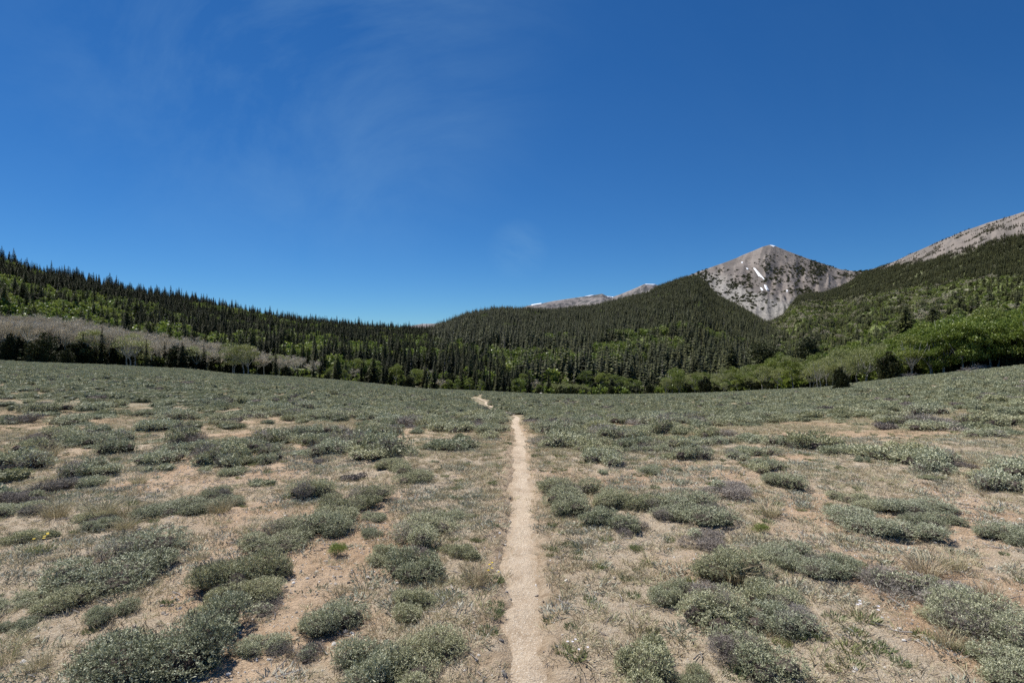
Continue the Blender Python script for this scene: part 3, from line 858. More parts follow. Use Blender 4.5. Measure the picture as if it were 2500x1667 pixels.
def spruce_kind(seed, levels, per, radius, m, skirt=0.05, sub=3, lean=1.0):
    """whorls of drooping boughs, each bough a spray of needles"""
    rs = np.random.default_rng(seed)
    mb = MB()
    for i in range(levels):
        h = skirt + (1 - skirt) * (i + rs.uniform(-0.3, 0.3)) / levels
        h = min(max(h, skirt), 0.985)
        L_ = radius * (1 - h) ** 0.85 * rs.uniform(0.75, 1.18) + 0.008
        k = max(4, int(round(per * (0.55 + 0.6 * (1 - h)))))
        a0 = rs.uniform(0, 6.28)
        for j in range(k):
            a = a0 + 6.28 * j / k + rs.normal(0, 0.2)
            l_ = L_ * rs.uniform(0.6, 1.2)
            d = np.array([math.cos(a), math.sin(a), 0]); s_ = np.array([-d[1], d[0], 0])
            dro = rs.uniform(0.10, 0.45) * l_ * lean
            up = rs.uniform(0.01, 0.03)
            b0 = np.array([0, 0, h + up]); tip = d * l_ + np.array([0, 0, h - dro])
            tone = float(np.clip(rs.normal(0.45, 0.2), 0, 1))
            wdt = l_ * rs.uniform(0.28, 0.42) + 0.006
            mid = b0 * 0.45 + tip * 0.55 + np.array([0, 0, 0.01])
            if sub <= 1:
                mb.add([b0, mid + s_ * wdt - np.array([0, 0, .02]), tip, mid - s_ * wdt - np.array([0, 0, .02])], [[0, 1, 2], [0, 2, 3]], tone)
            else:
                mb.add([b0, mid + s_ * wdt * .45 - np.array([0, 0, .012]), tip, mid - s_ * wdt * .45 - np.array([0, 0, .012])], [[0, 1, 2], [0, 2, 3]], tone)
                for q in range(sub):
                    f_ = 0.3 + 0.6 * (q + rs.uniform(0, 1)) / sub
                    p = b0 * (1 - f_) + tip * f_
                    for sg in (-1, 1):
                        e = p + s_ * sg * wdt * rs.uniform(0.6, 1.1) + d * l_ * 0.16 - np.array([0, 0, rs.uniform(0.0, 0.03)])
                        w_ = d * l_ * 0.10
                        mb.add([p - w_, p + w_, e], [[0, 1, 2]], float(np.clip(tone + rs.normal(0, 0.15), 0, 1)))
    return mb.mesh('spruce_boughs', m)
SPR = [[('trunk', trunk_mesh(0.014, 0.97, 6, M['bark'], 900 + i, 0.004)), ('crown', spruce_kind(910 + i, 34, 8, r_, M['spruce'], sk, 3))] for i, (r_, sk) in enumerate([(.18, .03), (.15, .05), (.21, .03), (.17, .08), (.13, .06), (.24, .02)])]
SPR_FAR = [spruce_kind(940 + i, 13, 6, r_, M['spruce'], 0.04, 1) for i, r_ in enumerate([.19, .15, .22, .26, .17])]
SNAG = [spruce_kind(985 + i, 11, 4, .05, M['deadwood'], .15, 1) for i in range(2)]
SPR_TINY = [spruce_kind(960 + i, 7, 5, r_, M['spruce'], 0.03, 1) for i, r_ in enumerate([.17, .22, .28])]

def lobes_kind(seed, nl, n, size, m, zlow, zhigh, rx, flat, leafw=0.6, inward=0.5, dome=True):
    """a leafy crown: clumps spread through an uneven volume"""
    rs = np.random.default_rng(seed)
    mb = MB()
    for i in range(nl):
        a = rs.uniform(0, 6.28); q = math.sqrt(rs.uniform(0, 1))
        r = rx * q * 0.72
        top = zhigh - (zhigh - zlow) * (0.50 * q ** 2.2 if dome else 0)
        cz = rs.uniform(zlow, max(zlow + 0.01, top - 0.05)) if i % 2 else top - rs.uniform(0.04, 0.10)
        rad = rx * rs.uniform(0.24, 0.44); rh = rad * flat * rs.uniform(0.7, 1.1)
        k = n // nl
        th = rs.uniform(0, 6.28, k); c = rs.uniform(-0.6, 1, k); sr = np.sqrt(1 - c ** 2)
        nn = np.stack([sr * np.cos(th), sr * np.sin(th), c], 1)
        sh = rs.uniform(inward, 1.08, k)[:, None] ** 0.7
        P = np.array([r * math.cos(a), r * math.sin(a), cz]) + nn * np.array([rad, rad, rh]) * sh
        P[:, 2] = np.maximum(P[:, 2], 0.015)
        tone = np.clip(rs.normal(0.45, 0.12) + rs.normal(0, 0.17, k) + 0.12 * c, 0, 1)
        leaves_at(mb, P, nn * 0.5 + np.array([0, 0, 0.3]), size * rs.uniform(0.6, 1.4, k), size * leafw, tone, 0.8)
    return mb.mesh('leafy_crown', m)
def fork_trunk(seed, m, h0, rx, ztop, rad, n=7, stems=1):
    rs = np.random.default_rng(seed)
    mb = MB()
    for s_ in range(stems):
        ox, oy = (rs.normal(0, 0.05), rs.normal(0, 0.05)) if stems > 1 else (0, 0)
        k = np.array([ox * 1.5 + rs.normal(0, 0.02), oy * 1.5 + rs.normal(0, 0.02), h0])
        mb.tube([(ox, oy, -0.02), (ox * 1.2 + rs.normal(0, .008), oy * 1.2 + rs.normal(0, .008), h0 * .5), k], [rad * 1.3, rad, rad * .8], 6, 0.6)
        for i in range(n):
            a = rs.uniform(0, 6.28); q = rs.uniform(0.15, 0.8) * rx
            e = np.array([k[0] + q * math.cos(a), k[1] + q * math.sin(a), rs.uniform(h0 + (ztop - h0) * .4, ztop * .96)])
            st = k * np.array([1, 1, rs.uniform(0.75, 1.0)])
            m_ = st * .5 + e * .5 + np.array([math.cos(a), math.sin(a), 0]) * q * .15
            mb.tube([st, m_, e], [rad * .6, rad * .36, rad * .1], 4, 0.5)
    return mb.mesh('trunk', m, True)
def bushy_kind(seed, rx, tops, m):
    """a bushy pine: several leaning leaders grown together"""
    rs = np.random.default_rng(seed)
    mb = MB()
    for i in range(tops):
        a = 6.28 * i / tops + rs.normal(0, .4); q = 0 if i == 0 else rx * rs.uniform(.3, .85)
        ox, oy = q * math.cos(a), q * math.sin(a)
        H_ = rs.uniform(.9, 1.0) if i == 0 else (1.0 - .48 * (q / rx) ** 1.3) * rs.uniform(.82, 1.05)
        for l_ in range(15):
            h = H_ * (.04 + .94 * (l_ + rs.uniform(-.3, .3)) / 15)
            R_ = rx * .62 * (1 - h / H_) ** .62 * rs.uniform(.7, 1.15) + .02
            for j in range(8):
                b_ = rs.uniform(0, 6.28); d = np.array([math.cos(b_), math.sin(b_), 0]); s_ = np.array([-d[1], d[0], 0])
                p0 = np.array([ox * (.5 + .5 * h), oy * (.5 + .5 * h), max(h - .02, .01)]); L__ = R_ * rs.uniform(.5, 1.1)
                tip = p0 + d * L__ + np.array([0, 0, rs.uniform(-.03, .10)])
                tone = float(np.clip(rs.normal(.45, .2), 0, 1))
                for q_ in range(7):
                    f_ = .35 + .65 * rs.uniform(); p = p0 * (1 - f_) + tip * f_ + rs.normal(0, .012, 3)
                    e = p + d * rs.uniform(.02, .06) + s_ * rs.normal(0, .04) + np.array([0, 0, rs.uniform(-.01, .06)])
                    w_ = np.cross(e - p, rs.normal(0, 1, 3)); w_ = w_ / (np.linalg.norm(w_) + 1e-9) * .016
                    p[2] = max(p[2], .005)
                    mb.add([p - w_, p + w_, e], [[0, 1, 2]], float(np.clip(tone + rs.normal(0, .15), 0, 1)))
    return mb.mesh('pine_boughs', m)
PINE = [[('trunk', fork_trunk(1000 + i, M['bark'], 0.22, 0.4, 0.8, 0.028, 8)), ('crown', bushy_kind(1010 + i, rx_ * .85, 7, M['pine']))] for i, rx_ in enumerate((0.62, 0.50, 0.75))]
PINE_TALL = [[('trunk', trunk_mesh(0.02, 0.9, 6, M['bark'], 1030 + i)), ('crown', lobes_kind(1040 + i, 40, 7200, 0.045, M['pine'], 0.14, 0.98, rx_, 0.6, 0.30, 0.3))] for i, rx_ in enumerate((0.26, 0.32))]
def aspen_kind(seed, m, rx, zlow, h0, stems, n=5200, size=0.030):
    return [('trunk', fork_trunk(seed, M['abark'], h0, rx, 0.95, 0.017, 9, stems)), ('crown', lobes_kind(seed + 50, 26, n, size, m, zlow, 1.0, rx, 0.62, 0.75, 0.35))]
ASP = [aspen_kind(1100 + i, M['aspen'], rx_, zl, .32, st) for i, (rx_, zl, st) in enumerate([(.42, .26, 1), (.50, .20, 2), (.36, .28, 1)])]
ASP_PALE = [aspen_kind(1200 + i, M['aspen_pale'], rx_, zl, .30, st, 3600, 0.026) for i, (rx_, zl, st) in enumerate([(.50, .30, 2), (.56, .26, 3), (.44, .34, 2)])]
ASP_DARK = [aspen_kind(1300 + i, M['aspen_dark'], rx_, zl, .28, st, 7000, 0.030) for i, (rx_, zl, st) in enumerate([(.46, .22, 1), (.40, .26, 2), (.52, .20, 2)])]
ASP_FAR = [lobes_kind(1400 + i, 8, 170, 0.16, M['aspen_dark'], .25, 1.0, .42, .7, 0.7, 0.5) for i in range(3)] + [lobes_kind(1410 + i, 8, 170, 0.16, M['aspen'], .25, 1.0, .45, .7, 0.7, 0.5) for i in range(2)]
BUSH_FAR = [lobes_kind(1420 + i, 6, 110, 0.30, m_, .1, 0.9, .7, .6, 0.7, 0.5) for i, m_ in enumerate((M['aspen_dark'], M['aspen'], M['aspen_pale'], M['spruce']))]

def bare_kind(seed, rx, h0, ntw):
    """leafless aspen: pale trunk and limbs, and a fine haze of twigs"""
    rs = np.random.default_rng(seed)
    tk, tw = MB(), MB()
    k = np.array([rs.normal(0, .02), rs.normal(0, .02), h0])
    tk.tube([(0, 0, -.02), (rs.normal(0, .01), rs.normal(0, .01), h0 * .5), k], [.020, .015, .012], 6, .7)
    P, D = [], []
    for i in range(11):
        a = rs.uniform(0, 6.28); q = math.sqrt(rs.uniform(0.02, 1)) * rx * .8
        e = np.array([k[0] + q * math.cos(a), k[1] + q * math.sin(a), 0.95 - 0.33 * (q / rx) ** 2 - rs.uniform(0, .12)])
        m_ = k * .5 + e * .5 + np.array([math.cos(a), math.sin(a), -.15]) * q * .2
        tk.tube([k * np.array([1, 1, rs.uniform(.8, 1)]), m_, e], [.0085, .006, .002], 4, .8)
        for j in range(12):
            f_ = rs.uniform(.25, 1); s_ = (m_ * (1 - f_) + e * f_) if f_ > .3 else k * (1 - f_) + m_ * f_
            a2 = a + rs.normal(0, 1.1); l_ = rx * rs.uniform(.2, .48)
            d = np.array([math.cos(a2), math.sin(a2), rs.uniform(-.1, 1.1)]); d /= np.linalg.norm(d)
            e2 = s_ + d * l_; e2[2] = min(e2[2], 1.0)
            tk.tube([s_, e2], [.0035, .0012], 3, .8)
            for q_ in range(max(1, ntw // 132)):
                g = rs.uniform(.25, 1); P.append(s_ * (1 - g) + e2 * g); D.append(d * .6 + np.array([0, 0, .45]))
    P = np.array(P); D = np.array(D)
    leaves_at(tw, P, D, rs.uniform(.03, .10, len(P)), .0042, np.clip(rs.normal(.5, .25, len(P)), 0, 1), .55)
    return [('trunk', tk.mesh('trunk', M['abark'] if False else M['twig'])), ('crown', tw.mesh('bare_twigs', M['twig']))]
BARE = [bare_kind(1500 + i, rx_, h0_, 2400) for i, (rx_, h0_) in enumerate([(.36, .45), (.42, .38), (.33, .50), (.46, .42)])]

# ------------------------------------------------------------------ trees that stand out one by one
def zland(x, y): return float(land(np.array([x]), np.array([y]))[0])
FIR = [[('trunk', SPR[0][0][1]), ('crown', spruce_kind(925 + i, 36, 10, r_, M['fir'], .04, 4))] for i, r_ in enumerate((.22, .27))]
SPRUCES = dict(spruce=SPR, fir=FIR, pine=PINE, tallpine=PINE_TALL, aspen=ASP, pale=ASP_PALE, dark=ASP_DARK, bare=BARE)
NAMES = dict(spruce='spruce_tree', fir='fir_tree', pine='pine_tree', tallpine='pine_tree', aspen='aspen_tree', pale='aspen_tree', dark='aspen_tree', bare='bare_aspen_tree')
CATS = dict(spruce='spruce', fir='fir', pine='pine', tallpine='pine', aspen='aspen', pale='aspen', dark='aspen', bare='aspen')
def tree(kind, px, Y, top, label, group=None, wide=1.0, var=None, hlim=None):
    x = float(PX(px)) * Y
    z = zland(x, Y)
    h = CAM_H + float(PV(top)) * Y - z
    if hlim: h = min(max(h, hlim[0]), hlim[1])
    P = SPRUCES[kind]
    p = P[(random.randrange(len(P)) if var is None else var) % len(P)]
    wd = h * wide * random.uniform(0.93, 1.07)
    return plant(NAMES[kind], p, (x, Y, z - 0.05), random.uniform(0, 6.28), (wd, wd, h), label, CATS[kind], group)
def E(px): return float(edge_y(PX(px)))
single = [
    # kind, pixel column, metres beyond the meadow's edge, pixel row of the top, label, width
    ('pine', 109, 0.5, 806, 'wide bushy olive pine standing alone before the forest, largest at the left meadow edge', 1.0, 2),
    ('pine', 24, 3, 806, 'tall dark pine between the frame edge and the wide bushy pine', 0.8, 1),
    ('pine', 163, -1.5, 846, 'small low pine growing at the right foot of the wide bushy pine', 0.9, 0),
    ('spruce', 203, 4, 812, 'dark spruce under bare aspens, first right of the wide bushy pine', 1.2, 2),
    ('spruce', 249, 3, 794, 'tall narrow spruce poking up through the bare aspen crowns', 1.0, 0),
    ('spruce', 278, 5, 815, 'dark spruce just right of the tall narrow spruce in the aspen strip', 1.15, 5),
    ('pale', 322, 1.5, 812, 'pale green half-leafed aspen with white trunk beside a dark spruce', 1.05, 1),
    ('spruce', 357, -0.5, 826, 'short dark spruce standing right against the pale half-leafed aspen', 0.95, 4),
    ('spruce', 445, 2, 834, 'broad dark spruce in the middle of the aspen strip', 1.2, 5),
    ('spruce', 498, 4, 842, 'dark spruce left of the white-trunked yellow-green aspens', 1.1, 2),
    ('pale', 566, 2, 832, 'yellow-green aspen left of the one with the bold white trunk', 0.9, 0),
    ('pale', 600, 0, 838, 'yellow-green aspen with a bold white trunk at the meadow edge', 1.0, 2),
    ('spruce', 673, 2, 852, 'spruce standing in front of the bare aspens near the end of the strip', 0.95, 0),
    ('bare', 765, 3, 879, 'round-crowned leafless aspen standing last in the grey aspen strip', 1.15, 3),
    ('spruce', 727, -3, 893, 'small young spruce standing alone in the meadow grass', 1.0, 3),
    ('spruce', 824, 3, 858, 'tall dark spruce right of the round leafless aspen', 1.1, 5),
    ('spruce', 912, 2, 862, 'broad dark spruce left of the green aspen at the forest edge', 1.25, 5),
    ('aspen', 968, 3, 886, 'bright green aspen among dark spruces at the left end of the valley', 1.0, 0),
    ('spruce', 1166, 3, 892, 'tall narrow spruce above where the trail fades out', 0.9, 1),
    ('spruce', 1214, 4, 886, 'tallest spruce in the centre of the forest edge above the trail', 0.9, 4),
    ('spruce', 1256, 5, 900, 'dark spruce right of the tallest one at the forest edge', 1.0, 0),
    ('pine', 1585, 0, 934, 'low rounded pine bush at the forest edge left of the bright aspens', 1.1, 0),
    ('aspen', 1645, 4, 902, 'bright yellow-green aspen at the left end of the leafy grove', 1.15, 1),
    ('spruce', 1692, 12, 862, 'narrow dark spruce rising behind the left end of the leafy grove', 1.0, 0),
    ('pine', 1722, 0, 914, 'dark bushy pine in front of the leafy grove, left part', 1.0, 1),
    ('fir', 1786, 32, 838, 'broad dark conifer above the aspen crowns, left of two brownish pines', 1.5, 1),
    ('tallpine', 1868, 38, 834, 'broad brownish pine above the aspen crowns in mid grove', 1.6, 1),
    ('spruce', 1944, 22, 850, 'small pointed dark conifer peeking over the pale aspen crowns', 1.2, 2),
    ('tallpine', 1973, 48, 818, 'olive pine rising behind the small pointed conifer', 1.2, 0),
    ('pine', 2052, -48, 889, 'lone dark bushy pine standing out in the sagebrush', 0.95, 1),
    ('pine', 2170, -1, 850, 'large dark bushy pine in the shade of the tall aspens', 0.95, 1),
    ('fir', 2210, 30, 745, 'tall pointed conifer rising over the grove, left one of two', 1.5, 1),
    ('fir', 2278, 34, 746, 'tall rounded conifer rising over the grove, right one of two', 1.8, 1),
]
for k, px, off, top, lab, wide, var in single:
    tree(k, px, E(px) + off, top, lab, None, wide, var)

def along(px0, px1, n, jit): 
    t = (np.arange(n) + 0.5) / n
    return px0 + (px1 - px0) * t + rng.uniform(-jit, jit, n)
# leafless aspens in a strip along the left
_bt = (np.array([-200, 0, 141, 282, 424, 530, 635, 724, 780]), np.array([735, 757, 768, 789, 814, 829, 850, 876, 890]))
for i, px in enumerate(along(-130, 735, 150, 8)):
    row = i % 5
    Y = E(px) + 8 + row * 7.5 + rng.uniform(-3, 3)
    top = float(np.interp(px, *_bt)) + (4 - row) * 5 + rng.uniform(-2, 9)
    pale = rng.uniform() < (0.04 if px < 450 else 0.16)
    tree('pale' if pale else 'bare', px, Y, top, 'half-leafed pale green aspen mixed into the grey leafless strip' if pale else 'grey leafless aspen in the dense strip along the left hill foot',
         'half-leafed aspens in the bare strip' if pale else 'bare aspens below the left hill', 1.1, None, (5.5, 13))
# dark conifers under them
for px in along(-110, 700, 68, 6):
    Y = E(px) + rng.uniform(4, 12)
    top = float(np.interp(px, [-100, 0, 200, 450, 640, 720], [798, 803, 818, 838, 864, 890])) + rng.uniform(-5, 18)
    tree('spruce' if rng.uniform() < .75 else 'pine', px, Y, top, 'dark conifer shading the foot of the bare aspen strip', 'conifers under the bare aspens', 1.25, None, (3.5, 9))
# front rows of the forest across the valley
for i, px in enumerate(along(760, 1345, 120, 6)):
    Y = E(px) + 2 + (i % 4) * 8 + rng.uniform(-2, 4)
    top = float(np.interp(px, [760, 830, 920, 1030, 1140, 1240, 1345], [872, 866, 874, 888, 898, 900, 915])) + rng.uniform(-8, 30) - (i % 4) * 5
    r = rng.uniform()
    if r < .70: tree('spruce', px, Y, top, 'dark spruce in the front rows of the forest across the valley', 'spruces along the far meadow edge', 1.1, None, (3.5, 12))
    elif r < .80: tree('pine', px, Y, top + 22, 'olive bushy pine among spruces at the far meadow edge', 'bushy pines along the far meadow edge', .9, None, (2.5, 6))
    elif r < .93: tree('aspen' if rng.uniform() < .6 else 'dark', px, Y, top + 12, 'green aspen among spruces at the far meadow edge', 'green aspens along the far meadow edge', .95, None, (3.5, 8))
    elif r < .95: tree('bare', px, Y, top + 12, 'grey leafless aspen among spruces at the far meadow edge', 'bare aspens along the far meadow edge', 1, None, (3.5, 8))
# willows and aspens of the small clearing beyond the lip
for px, off, top in ((1352, 26, 934), (1368, 20, 938), (1392, 22, 936), (1408, 24, 935), (1425, 24, 937), (1440, 20, 944), (1338, 34, 930), (1380, 30, 930)):
    tree('pale', px, E(px) + off, top, 'round pale willow-like aspen bush in the small clearing beyond the meadow', 'pale bushes in the clearing', 1.0, None, (3.0, 7))
for px, off, top in ((1425, 70, 905), (1440, 76, 904), (1455, 80, 902), (1470, 68, 908), (1488, 72, 910), (1503, 66, 914), (1520, 62, 918), (1536, 56, 922), (1554, 50, 927)):
    tree('aspen', px, E(px) + off, top, 'bright green aspen in the small stand behind the clearing', 'aspens behind the clearing', 1.1, None, (5, 12))
for px in along(1440, 1640, 22, 6):
    tree('pine' if rng.uniform() < .5 else 'spruce', px, E(px) + rng.uniform(8, 30), rng.uniform(918, 946), 'dark conifer between the clearing and the leafy grove', 'conifers beside the clearing', 1.0, None, (2.5, 9))
# the leafy grove along the right edge
_gt = (np.array([1600, 1640, 1700, 1760, 1830, 1900, 1945, 1990, 2060, 2130, 2185, 2240, 2300, 2360, 2420, 2500, 2700]), np.array([915, 900, 902, 902, 892, 866, 862, 866, 840, 826, 828, 790, 772, 762, 752, 754, 726]))
for i, px in enumerate(along(1625, 2175, 64, 8)):
    row = i % 4
    top = float(np.interp(px, *_gt)) + (3 - row) * 6 + rng.uniform(-11, 15)
    k = ('pale', 'aspen')[rng.uniform() < .45]
    tree(k, px, E(px) + 2.0 + row * 6 + rng.uniform(-2, 3), top, 'pale fresh-leaved aspen in the low part of the grove' if k == 'pale' else 'light green aspen in the low part of the grove',
         'pale aspens of the grove' if k == 'pale' else 'light green aspens of the grove', 1.0, None, (3.0, 12))
for i, px in enumerate(along(2185, 2640, 46, 8)):
    row = i % 4
    top = float(np.interp(px, *_gt)) + (3 - row) * 8 + rng.uniform(-16, 22)
    tree('dark' if rng.uniform() < .85 else 'aspen', px, E(px) + 1.5 + row * 4.5 + rng.uniform(-1, 2), top, 'tall deep green aspen in the high right part of the grove', 'tall aspens of the grove', 0.95, None, (5, 16))
for px in along(1690, 2480, 26, 12):
    tree('pine' if rng.uniform() < .6 else 'spruce', px, E(px) + rng.uniform(3, 14), float(np.interp(px, *_gt)) + rng.uniform(32, 62), 'dark young conifer in the shade under the grove', 'young conifers under the grove', 1.0, None, (2.0, 5))

# bleached brush piles at the grove's edge
def brush_pile(px, py, width, label, seed):
    rs = np.random.default_rng(seed)
    Y = E(px) - 1.2
    x = float(PX(px)) * Y
    e = bpy.data.objects.new('brush_pile', None); COL.objects.link(e); e.location = (x, Y, zland(x, Y))
    tag(e, label, 'brush pile', 'bleached brush piles')
    for i in range(16):
        a = rs.normal(0, 0.5); l_ = width * rs.uniform(.35, .8); c = np.array([rs.normal(0, width * .22), rs.normal(0, .4), rs.uniform(.05, .7)])
        d = np.array([math.cos(a), math.sin(a) * .6, rs.normal(0, .28)])
        p0 = c - d * l_ / 2; p1 = c + d * l_ / 2; p0[2] = max(p0[2], .03); p1[2] = max(p1[2], .03)
        mb = MB()
        mb.tube([p0, (p0 + p1) / 2 + rs.normal(0, .08, 3), p1], [.07, .05, .015], 5, rs.uniform(.2, 1))
        for q in range(3):
            f_ = rs.uniform(.3, .9); s_ = p0 * (1 - f_) + p1 * f_
            mb.tube([s_, s_ + np.array([rs.normal(0, .4), rs.normal(0, .3), rs.uniform(.1, .6)])], [.025, .008], 4, rs.uniform(.3, 1))
        obj('branch', mb.mesh('branch', M['deadwood']), e)
brush_pile(2214, 915, 3.6, 'low heap of bleached branches beside the large dark bushy pine', 1)
brush_pile(2384, 899, 4.6, 'long heap of bleached branches under the tall aspens', 2)

# ------------------------------------------------------------------ forests on the hills
def sample(h, n, tmin, tmax, u0=None, u1=None):
    """points spread evenly over a hill's area"""
    u = rng.uniform(u0 if u0 is not None else h.u0, u1 if u1 is not None else h.u1, n * 4)
    fY = np.interp(u, h.fu, h.fY); cY = np.interp(u, h.cu, h.cY)
    t = rng.uniform(tmin, tmax, n * 4)
    Y = fY + t * (cY - fY)
    wgt = Y * (cY - fY)
    k = rng.uniform(0, 1, n * 4) < wgt / wgt.max()
    u, Y, t = u[k], Y[k], t[k]
    x = u * Y
    z = h(x, Y)
    top = land(x, Y)
    ok = (top - z < 0.5) & (Y > edge_y(u) + 18)
    return u[ok][:n], x[ok][:n], Y[ok][:n], z[ok][:n], t[ok][:n]
def put_forest(name, x, Y, z, h, idx, meshes, wide, label, cat):
    n = len(x)
    s_ = np.stack([h * wide, h * wide, h], 1)
    scatter(name, np.stack([x, Y, z - 0.3], 1), rand_rot(n, 0.02), s_, idx, meshes, label, cat)

def forest_left():
    u, x, Y, z, t = sample(hill_left, 21000, 0.0, 1.04, -1.12, 0.05)
    strip = (u < PX(760)) & (Y < edge_y(u) + 46)
    g = fbm(x / 42, Y / 60, 3, 401) + 0.10 * (t < .55) - 0.25 * (t > .8)
    asp = (g > 0.05) & (rng.uniform(0, 1, len(x)) < .62)
    keep = ~strip & (rng.uniform(0, 1, len(x)) < np.where(asp, .9, np.where(g > -.05, .62, .85)))
    n = len(x)
    c = keep & ~asp
    h = np.where(rng.uniform(0, 1, n) < .35, rng.uniform(3.5, 8, n), np.clip(rng.normal(10.0, 2.4, n), 6, 16)) * (1 + 0.25 * (t > .93) * rng.uniform(0, 1, n))
    put_forest('forest', x[c], Y[c], z[c], h[c], np.where(rng.uniform(0, 1, c.sum()) < .035, rng.integers(6, 8, c.sum()), rng.integers(0, 6, c.sum())), [p[1][1] for p in SPR] + SNAG, rng.uniform(.85, 1.35, c.sum()), 'dense dark spruce forest covering the long left hill', 'forest')
    c = keep & asp
    put_forest('aspen_woods', x[c], Y[c], z[c], rng.uniform(4, 7.5, c.sum()), rng.integers(0, 5, c.sum()), ASP_FAR, 1.0, 'green aspen patches among the spruces on the left hill', 'aspen woods')
forest_left()
def forest_mid():
    u, x, Y, z, t = sample(hill_mid, 52000, 0.0, 1.03, -0.25, 0.60)
    n = len(x)
    py = CYP - FOC * (z - CAM_H) / Y; px = CXP + FOC * u
    clear = (px > 1318) & (px < 1470) & (Y < 240) | ((px > 1318) & (px < 1560) & (Y < 240))
    g = fbm(x / 55, Y / 90, 3, 411) + 0.42 * (1 - sstep(0.05, 0.30, t)) - 0.33
    green = np.exp(-((px - 1500) / 60) ** 2 - ((py - 862) / 10) ** 2) + np.exp(-((px - 1130) / 40) ** 2 - ((py - 862) / 12) ** 2)
    asp = ((g > 0.24) & (rng.uniform(0, 1, n) < .55)) | ((green > .45) & (rng.uniform(0, 1, n) < .8))
    keep = ~clear & (rng.uniform(0, 1, n) < np.where(asp, .5, .95))
    c = keep & ~asp
    h = np.where(rng.uniform(0, 1, n) < .35, rng.uniform(3.5, 8, n), np.clip(rng.normal(11.0, 2.6, n), 5, 18))
    put_forest('forest', x[c], Y[c], z[c], h[c], np.where(rng.uniform(0, 1, c.sum()) < .04, rng.integers(5, 7, c.sum()), rng.integers(0, 5, c.sum())), SPR_FAR + SNAG, rng.uniform(.95, 1.5, c.sum()), 'dense dark conifer forest covering the broad middle hill', 'forest')
    c = keep & asp
    put_forest('aspen_woods', x[c], Y[c], z[c], rng.uniform(4, 8, c.sum()), rng.integers(0, 5, c.sum()), ASP_FAR, 1.0, 'light green aspen patches in the forest of the middle hill', 'aspen woods')
forest_mid()
_low = (PX([1700, 1870, 1912, 1968, 2095, 2223, 2350, 2500, 2800]), PV([850, 800, 748, 742, 730, 704, 686, 676, 640]))
def forest_right():
    u, x, Y, z, t = sample(slope_right, 62000, 0.02, 1.02, 0.3, 1.08)
    n = len(x)
    v = (z - CAM_H) / Y
    up = above_treeline(u, v) + 0.010 * fbm(x / 70, Y / 70, 3, 421)
    dn = v - np.interp(u, *_low) + 0.012 * fbm(x / 60, Y / 60, 4, 422)
    patch = fbm(x / 45, Y / 45, 3, 424)
    dense = np.where(dn > 0, 0.95, np.where(dn > -0.05, 0.10 + 0.5 * (patch > .15), 0.12 + 0.6 * (patch > 0.22)))
    dense = np.where((up > 0) & (u > PX(2040)), np.where(up < 0.03, 0.55 * (patch > .06), 0.32 * (patch > .16)), dense)
    c = rng.uniform(0, 1, n) < dense
    h = np.clip(rng.normal(9.0, 2.2, n), 3, 14) * np.where(up > 0, 0.7, 1)
    put_forest('forest', x[c], Y[c], z[c], h[c], rng.integers(0, 5, c.sum()), SPR_FAR, rng.uniform(1.0, 1.5, c.sum()), 'dark conifer belt crossing the right slope below the scree', 'forest')
    r = rng.uniform(0, 1, n)
    b_ = ~c & (dn < 0.01) & (up < 0) & (r < .50)
    ix = rng.choice([0, 1, 2, 3], n, p=[.22, .34, .34, .10])
    put_forest('shrubbery', x[b_], Y[b_], z[b_], rng.uniform(2.0, 5.0, b_.sum()), ix[b_], BUSH_FAR, 1.0, 'green shrubs and young aspens on the lower right slope', 'shrubs')
    gpatch = (fbm(x / 50, Y / 50, 3, 425) > 0.14) & (rng.uniform(0, 1, n) < .6) & ~c & ~b_ & (dn < 0) & (dn > -0.07)
    put_forest('leafless_woods', x[gpatch], Y[gpatch], z[gpatch], rng.uniform(4, 7, gpatch.sum()), rng.integers(0, 4, gpatch.sum()), [p[1][1] for p in BARE], 1.3, 'grey leafless aspen patches on the lower right slope', 'leafless woods')
forest_right()
def undergrowth(name, px0, px1, n, d0, d1, hmax, label):
    px = rng.uniform(px0, px1, n); Y = edge_y(PX(px)) + rng.uniform(d0, d1, n)
    x = PX(px) * Y; z = land(x, Y)
    put_forest(name, x, Y, z, rng.uniform(.35, 1, n) * hmax, rng.choice([0, 1, 3], n, p=[.4, .15, .45]), BUSH_FAR, 1.0, label, 'undergrowth')
undergrowth('undergrowth', 1325, 1560, 700, 12, 110, 3.0, 'willow and aspen scrub around the small clearing')
undergrowth('undergrowth', 1600, 2700, 900, 4, 44, 3.4, 'added dark undergrowth deepening the shade beneath the leafy grove')  # dark bushes added to block the sunlit floor seen between the trunks
undergrowth('undergrowth', -150, 1330, 700, 5, 30, 2.6, 'added dark undergrowth deepening the shade under the left aspens and far forest edge')  # likewise added, so the gaps along this edge read as shade
ALP = [lobes_kind(1440 + i, 5, 60, 0.34, M['spruce'], .1, 0.8, .8, .5, 0.8, 0.6) for i in range(2)]
